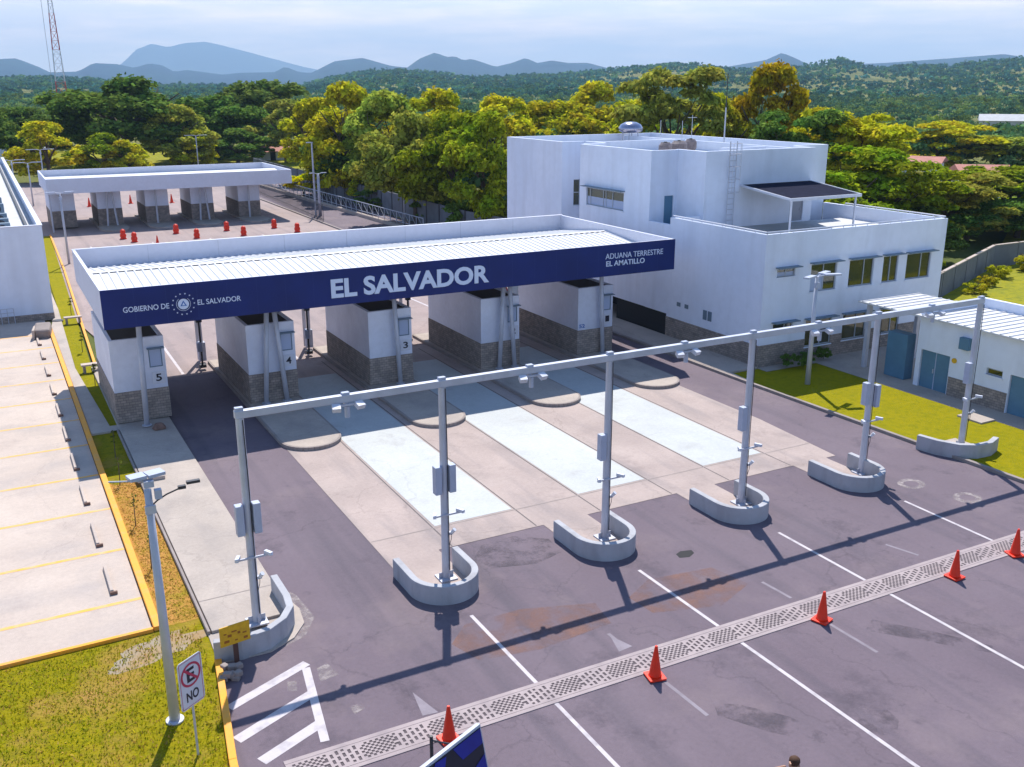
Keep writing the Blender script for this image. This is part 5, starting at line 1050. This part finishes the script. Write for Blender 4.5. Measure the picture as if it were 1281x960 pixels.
# dark shrubs under the tower overhang and before the annex
def shrub(x, y, w, h, label, c='d', z=0.14, grp='dark shrubs at the foot of the building', i=0):
    t = thing('shrub', label, 'shrub', (x, y, z), grp, i); t.scale = (w/2, w/2, h); o = bpy.data.objects.new('foliage', CR['bush'][0]); COL.objects.link(o); o.parent = t; o.location = (0, 0, -.22); o.color = (*TINT[c], 1); s = bpy.data.objects.new('stem', TRK[0]); COL.objects.link(s); s.parent = t
for k, (x, y, w, h, l) in enumerate(((35.6, 45.2, 1.7, 1.6, 'dark shrub nearest the annex corner under the stair wall'), (35.7, 47.2, 1.9, 1.9, 'tallest dark shrub in the middle under the stair wall'), (35.7, 49.4, 1.8, 1.6, 'dark shrub farthest back under the stair wall'), (34.9, 35.3, 1.0, .9, 'leftmost low shrub on the shaded lawn before the annex'), (36.4, 35.4, .9, .8, 'low shrub on the shaded lawn behind the twin head lamp post'), (37.6, 35.5, 1.0, .8, 'low shrub on the shaded lawn beside the forecourt'), (35.6, 34.9, .9, .8, 'smallest low shrub on the shaded lawn before the annex'))): shrub(x, y, w, h, l, i=k)
for k, (x, y, w, h, l) in enumerate(((66.5, 46.3, 2.4, 1.2, 'leafy yellow-green bush at the bend of the grey wall on the field'), (62.8, 44.6, 1.8, 1.0, 'low leafy bush halfway along the grey wall on the field'), (59.6, 43.2, 2.0, 1.0, 'low leafy bush at the near end of the grey wall on the field'), (70.8, 47.0, 3, 1.6, 'largest leafy bush right of the wall bend on the field'), (60.6, 47.3, 1.6, 2.3, 'young leafy shrub poking over the grey wall coping'))): shrub(x, y, w, h, l, 'y' if k < 4 else 'g', 0, 'bushes along the grey wall', k)
# ---- far woods: one mass
def woods():
    r_ = np.random.default_rng(99); V = []; T_ = []
    zones = [(88, 205, 7.5, 260, .42, 4.4), (205, 330, 8.5, 190, .55, 4.8), (330, 700, 9.5, 110, .6, 5.2), (700, 1250, 12.5, 34, 1.25, 6.2), (1250, 2400, 18, 16, 2.3, 8.5)]
    from mathutils import noise as nz
    for r0, r1, sp_, nl, ls, cw in zones:
        A_ = .5*(r1**2-r0**2)*R(66); n = int(A_/sp_**2); rad = np.sqrt(r_.uniform(r0**2, r1**2, n)); az = r_.uniform(-6, 60, n)
        for r, a in zip(rad, az):
            x, y = r*math.sin(R(a)), r*math.cos(R(a))
            if 12 < x < 62 and 172 < y < 232: continue
            if r < 215 and (a < 22 or (a < 38 and r < 92) or x < 43.5 ): continue
            if ((x-112.7)**2+(y-83.1)**2 < 110) or ((x-116.2)**2+(y-94.8)**2 < 80) or x*.60 > y*1.0 or (r < 98 and a > 50): continue
            if a < 4 and r < 235: continue
            gap = nz.noise(Vector((x/150, y/150, 1.7)))
            if r > 420 and gap > (.22 if a > 38 else .38) and r_.random() < .92: continue
            if 318 < x < 345 and 224 < y < 252: continue
            if 250 < x < 330 and 170 < y < 245 and abs(math.degrees(math.atan2(x, y))-54.2) < 1.6: continue
            h = (r_.uniform(5.5, 9.5) if r < 700 else r_.uniform(6, 10))+(2.5 if r_.random() < .07 else 0)
            if a > 34 and r < 420: h *= .8
            if 49.5 < a < 56 and r < 160: h = min(h, r_.uniform(3, 5))
            z = hgt(r, a); w = cw*r_.uniform(.7, 1.25); m = 7 if r < 700 else 3
            c = [(x+r_.normal()*w*.38, y+r_.normal()*w*.38, z+h*r_.uniform(.45, .85)) for _ in range(m)]; q = [w*r_.uniform(.26, .42) for _ in range(m)]
            v = leaf_cloud(c, q, nl, ls, r_, .7, .4); V.append(v)
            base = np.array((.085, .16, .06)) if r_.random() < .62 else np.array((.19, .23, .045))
            if r > 700: base = base*np.array((.6, .9, 1.5))  # distance haze painted into the crown tint, here and in the next step
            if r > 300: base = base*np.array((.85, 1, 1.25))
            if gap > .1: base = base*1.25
            base = base*r_.uniform(.7, 1.3)
            T_.append(np.repeat(np.append(base, 1)[None], nl, 0))
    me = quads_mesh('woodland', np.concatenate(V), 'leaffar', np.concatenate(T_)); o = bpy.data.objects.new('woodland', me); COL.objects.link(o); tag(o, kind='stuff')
woods()
# grass tufts on the near lawn
def tufts():
    r_ = np.random.default_rng(5); n = 16000; x = r_.uniform(-3.5, 3.45, n); y = r_.uniform(14.5, 24.35, n); ok = x < 2.05+(y-8)*.098*.98-.02; x, y = x[ok], y[ok]
    n2 = 3500; x = np.append(x, r_.uniform(2.72, 3.6, n2)); y = np.append(y, r_.uniform(24.7, 35.8, n2)); n = len(x); p = np.stack([x, y, np.full(n, .025)], 1)
    a = r_.uniform(0, 6.283, n); h = r_.uniform(.03, .065, n); h[-n2:] *= .5; w = r_.uniform(.01, .022, n); d = np.stack([np.cos(a)*w, np.sin(a)*w, 0*a], 1); le = np.stack([r_.normal(size=n)*.025, r_.normal(size=n)*.025, h], 1)
    v = np.empty((n, 4, 3)); v[:, 0] = p-d; v[:, 1] = p+d; v[:, 2] = p+d*.3+le; v[:, 3] = p-d*.3+le
    g = np.array([(.36, .36, .01), (.46, .38, .015), (.55, .33, .08)])[r_.choice(3, n, p=[.5, .3, .2])]; g[-n2:] = np.array([(.50, .25, .07), (.42, .28, .05), (.3, .26, .02)])[r_.choice(3, n2)]; t = np.concatenate([g, np.ones((n, 1))], 1)
    me = quads_mesh('grass', v.reshape(-1, 3), 'leaffar', t); o = bpy.data.objects.new('grass', me); COL.objects.link(o); tag(o, kind='stuff')
tufts()
# ---- haze
hz_ = MB().box(-13500, 13500, -13500, 13500, -60, 620); ho = bpy.data.objects.new('haze', bpy.data.meshes.new('haze')); ho.data.from_pydata(hz_.v, [], hz_.f); COL.objects.link(ho); ho['kind'] = 'stuff'
hm = bpy.data.materials.new('haze'); hm.use_nodes = True; nt = hm.node_tree; nt.nodes.clear(); o = nt.nodes.new('ShaderNodeOutputMaterial'); pv = nt.nodes.new('ShaderNodeVolumePrincipled')
pv.inputs['Color'].default_value = (.50, .74, 1, 1); pv.inputs['Density'].default_value = 1.35e-4; pv.inputs['Anisotropy'].default_value = .0; nt.links.new(pv.outputs[0], o.inputs['Volume']); ho.data.materials.append(hm)
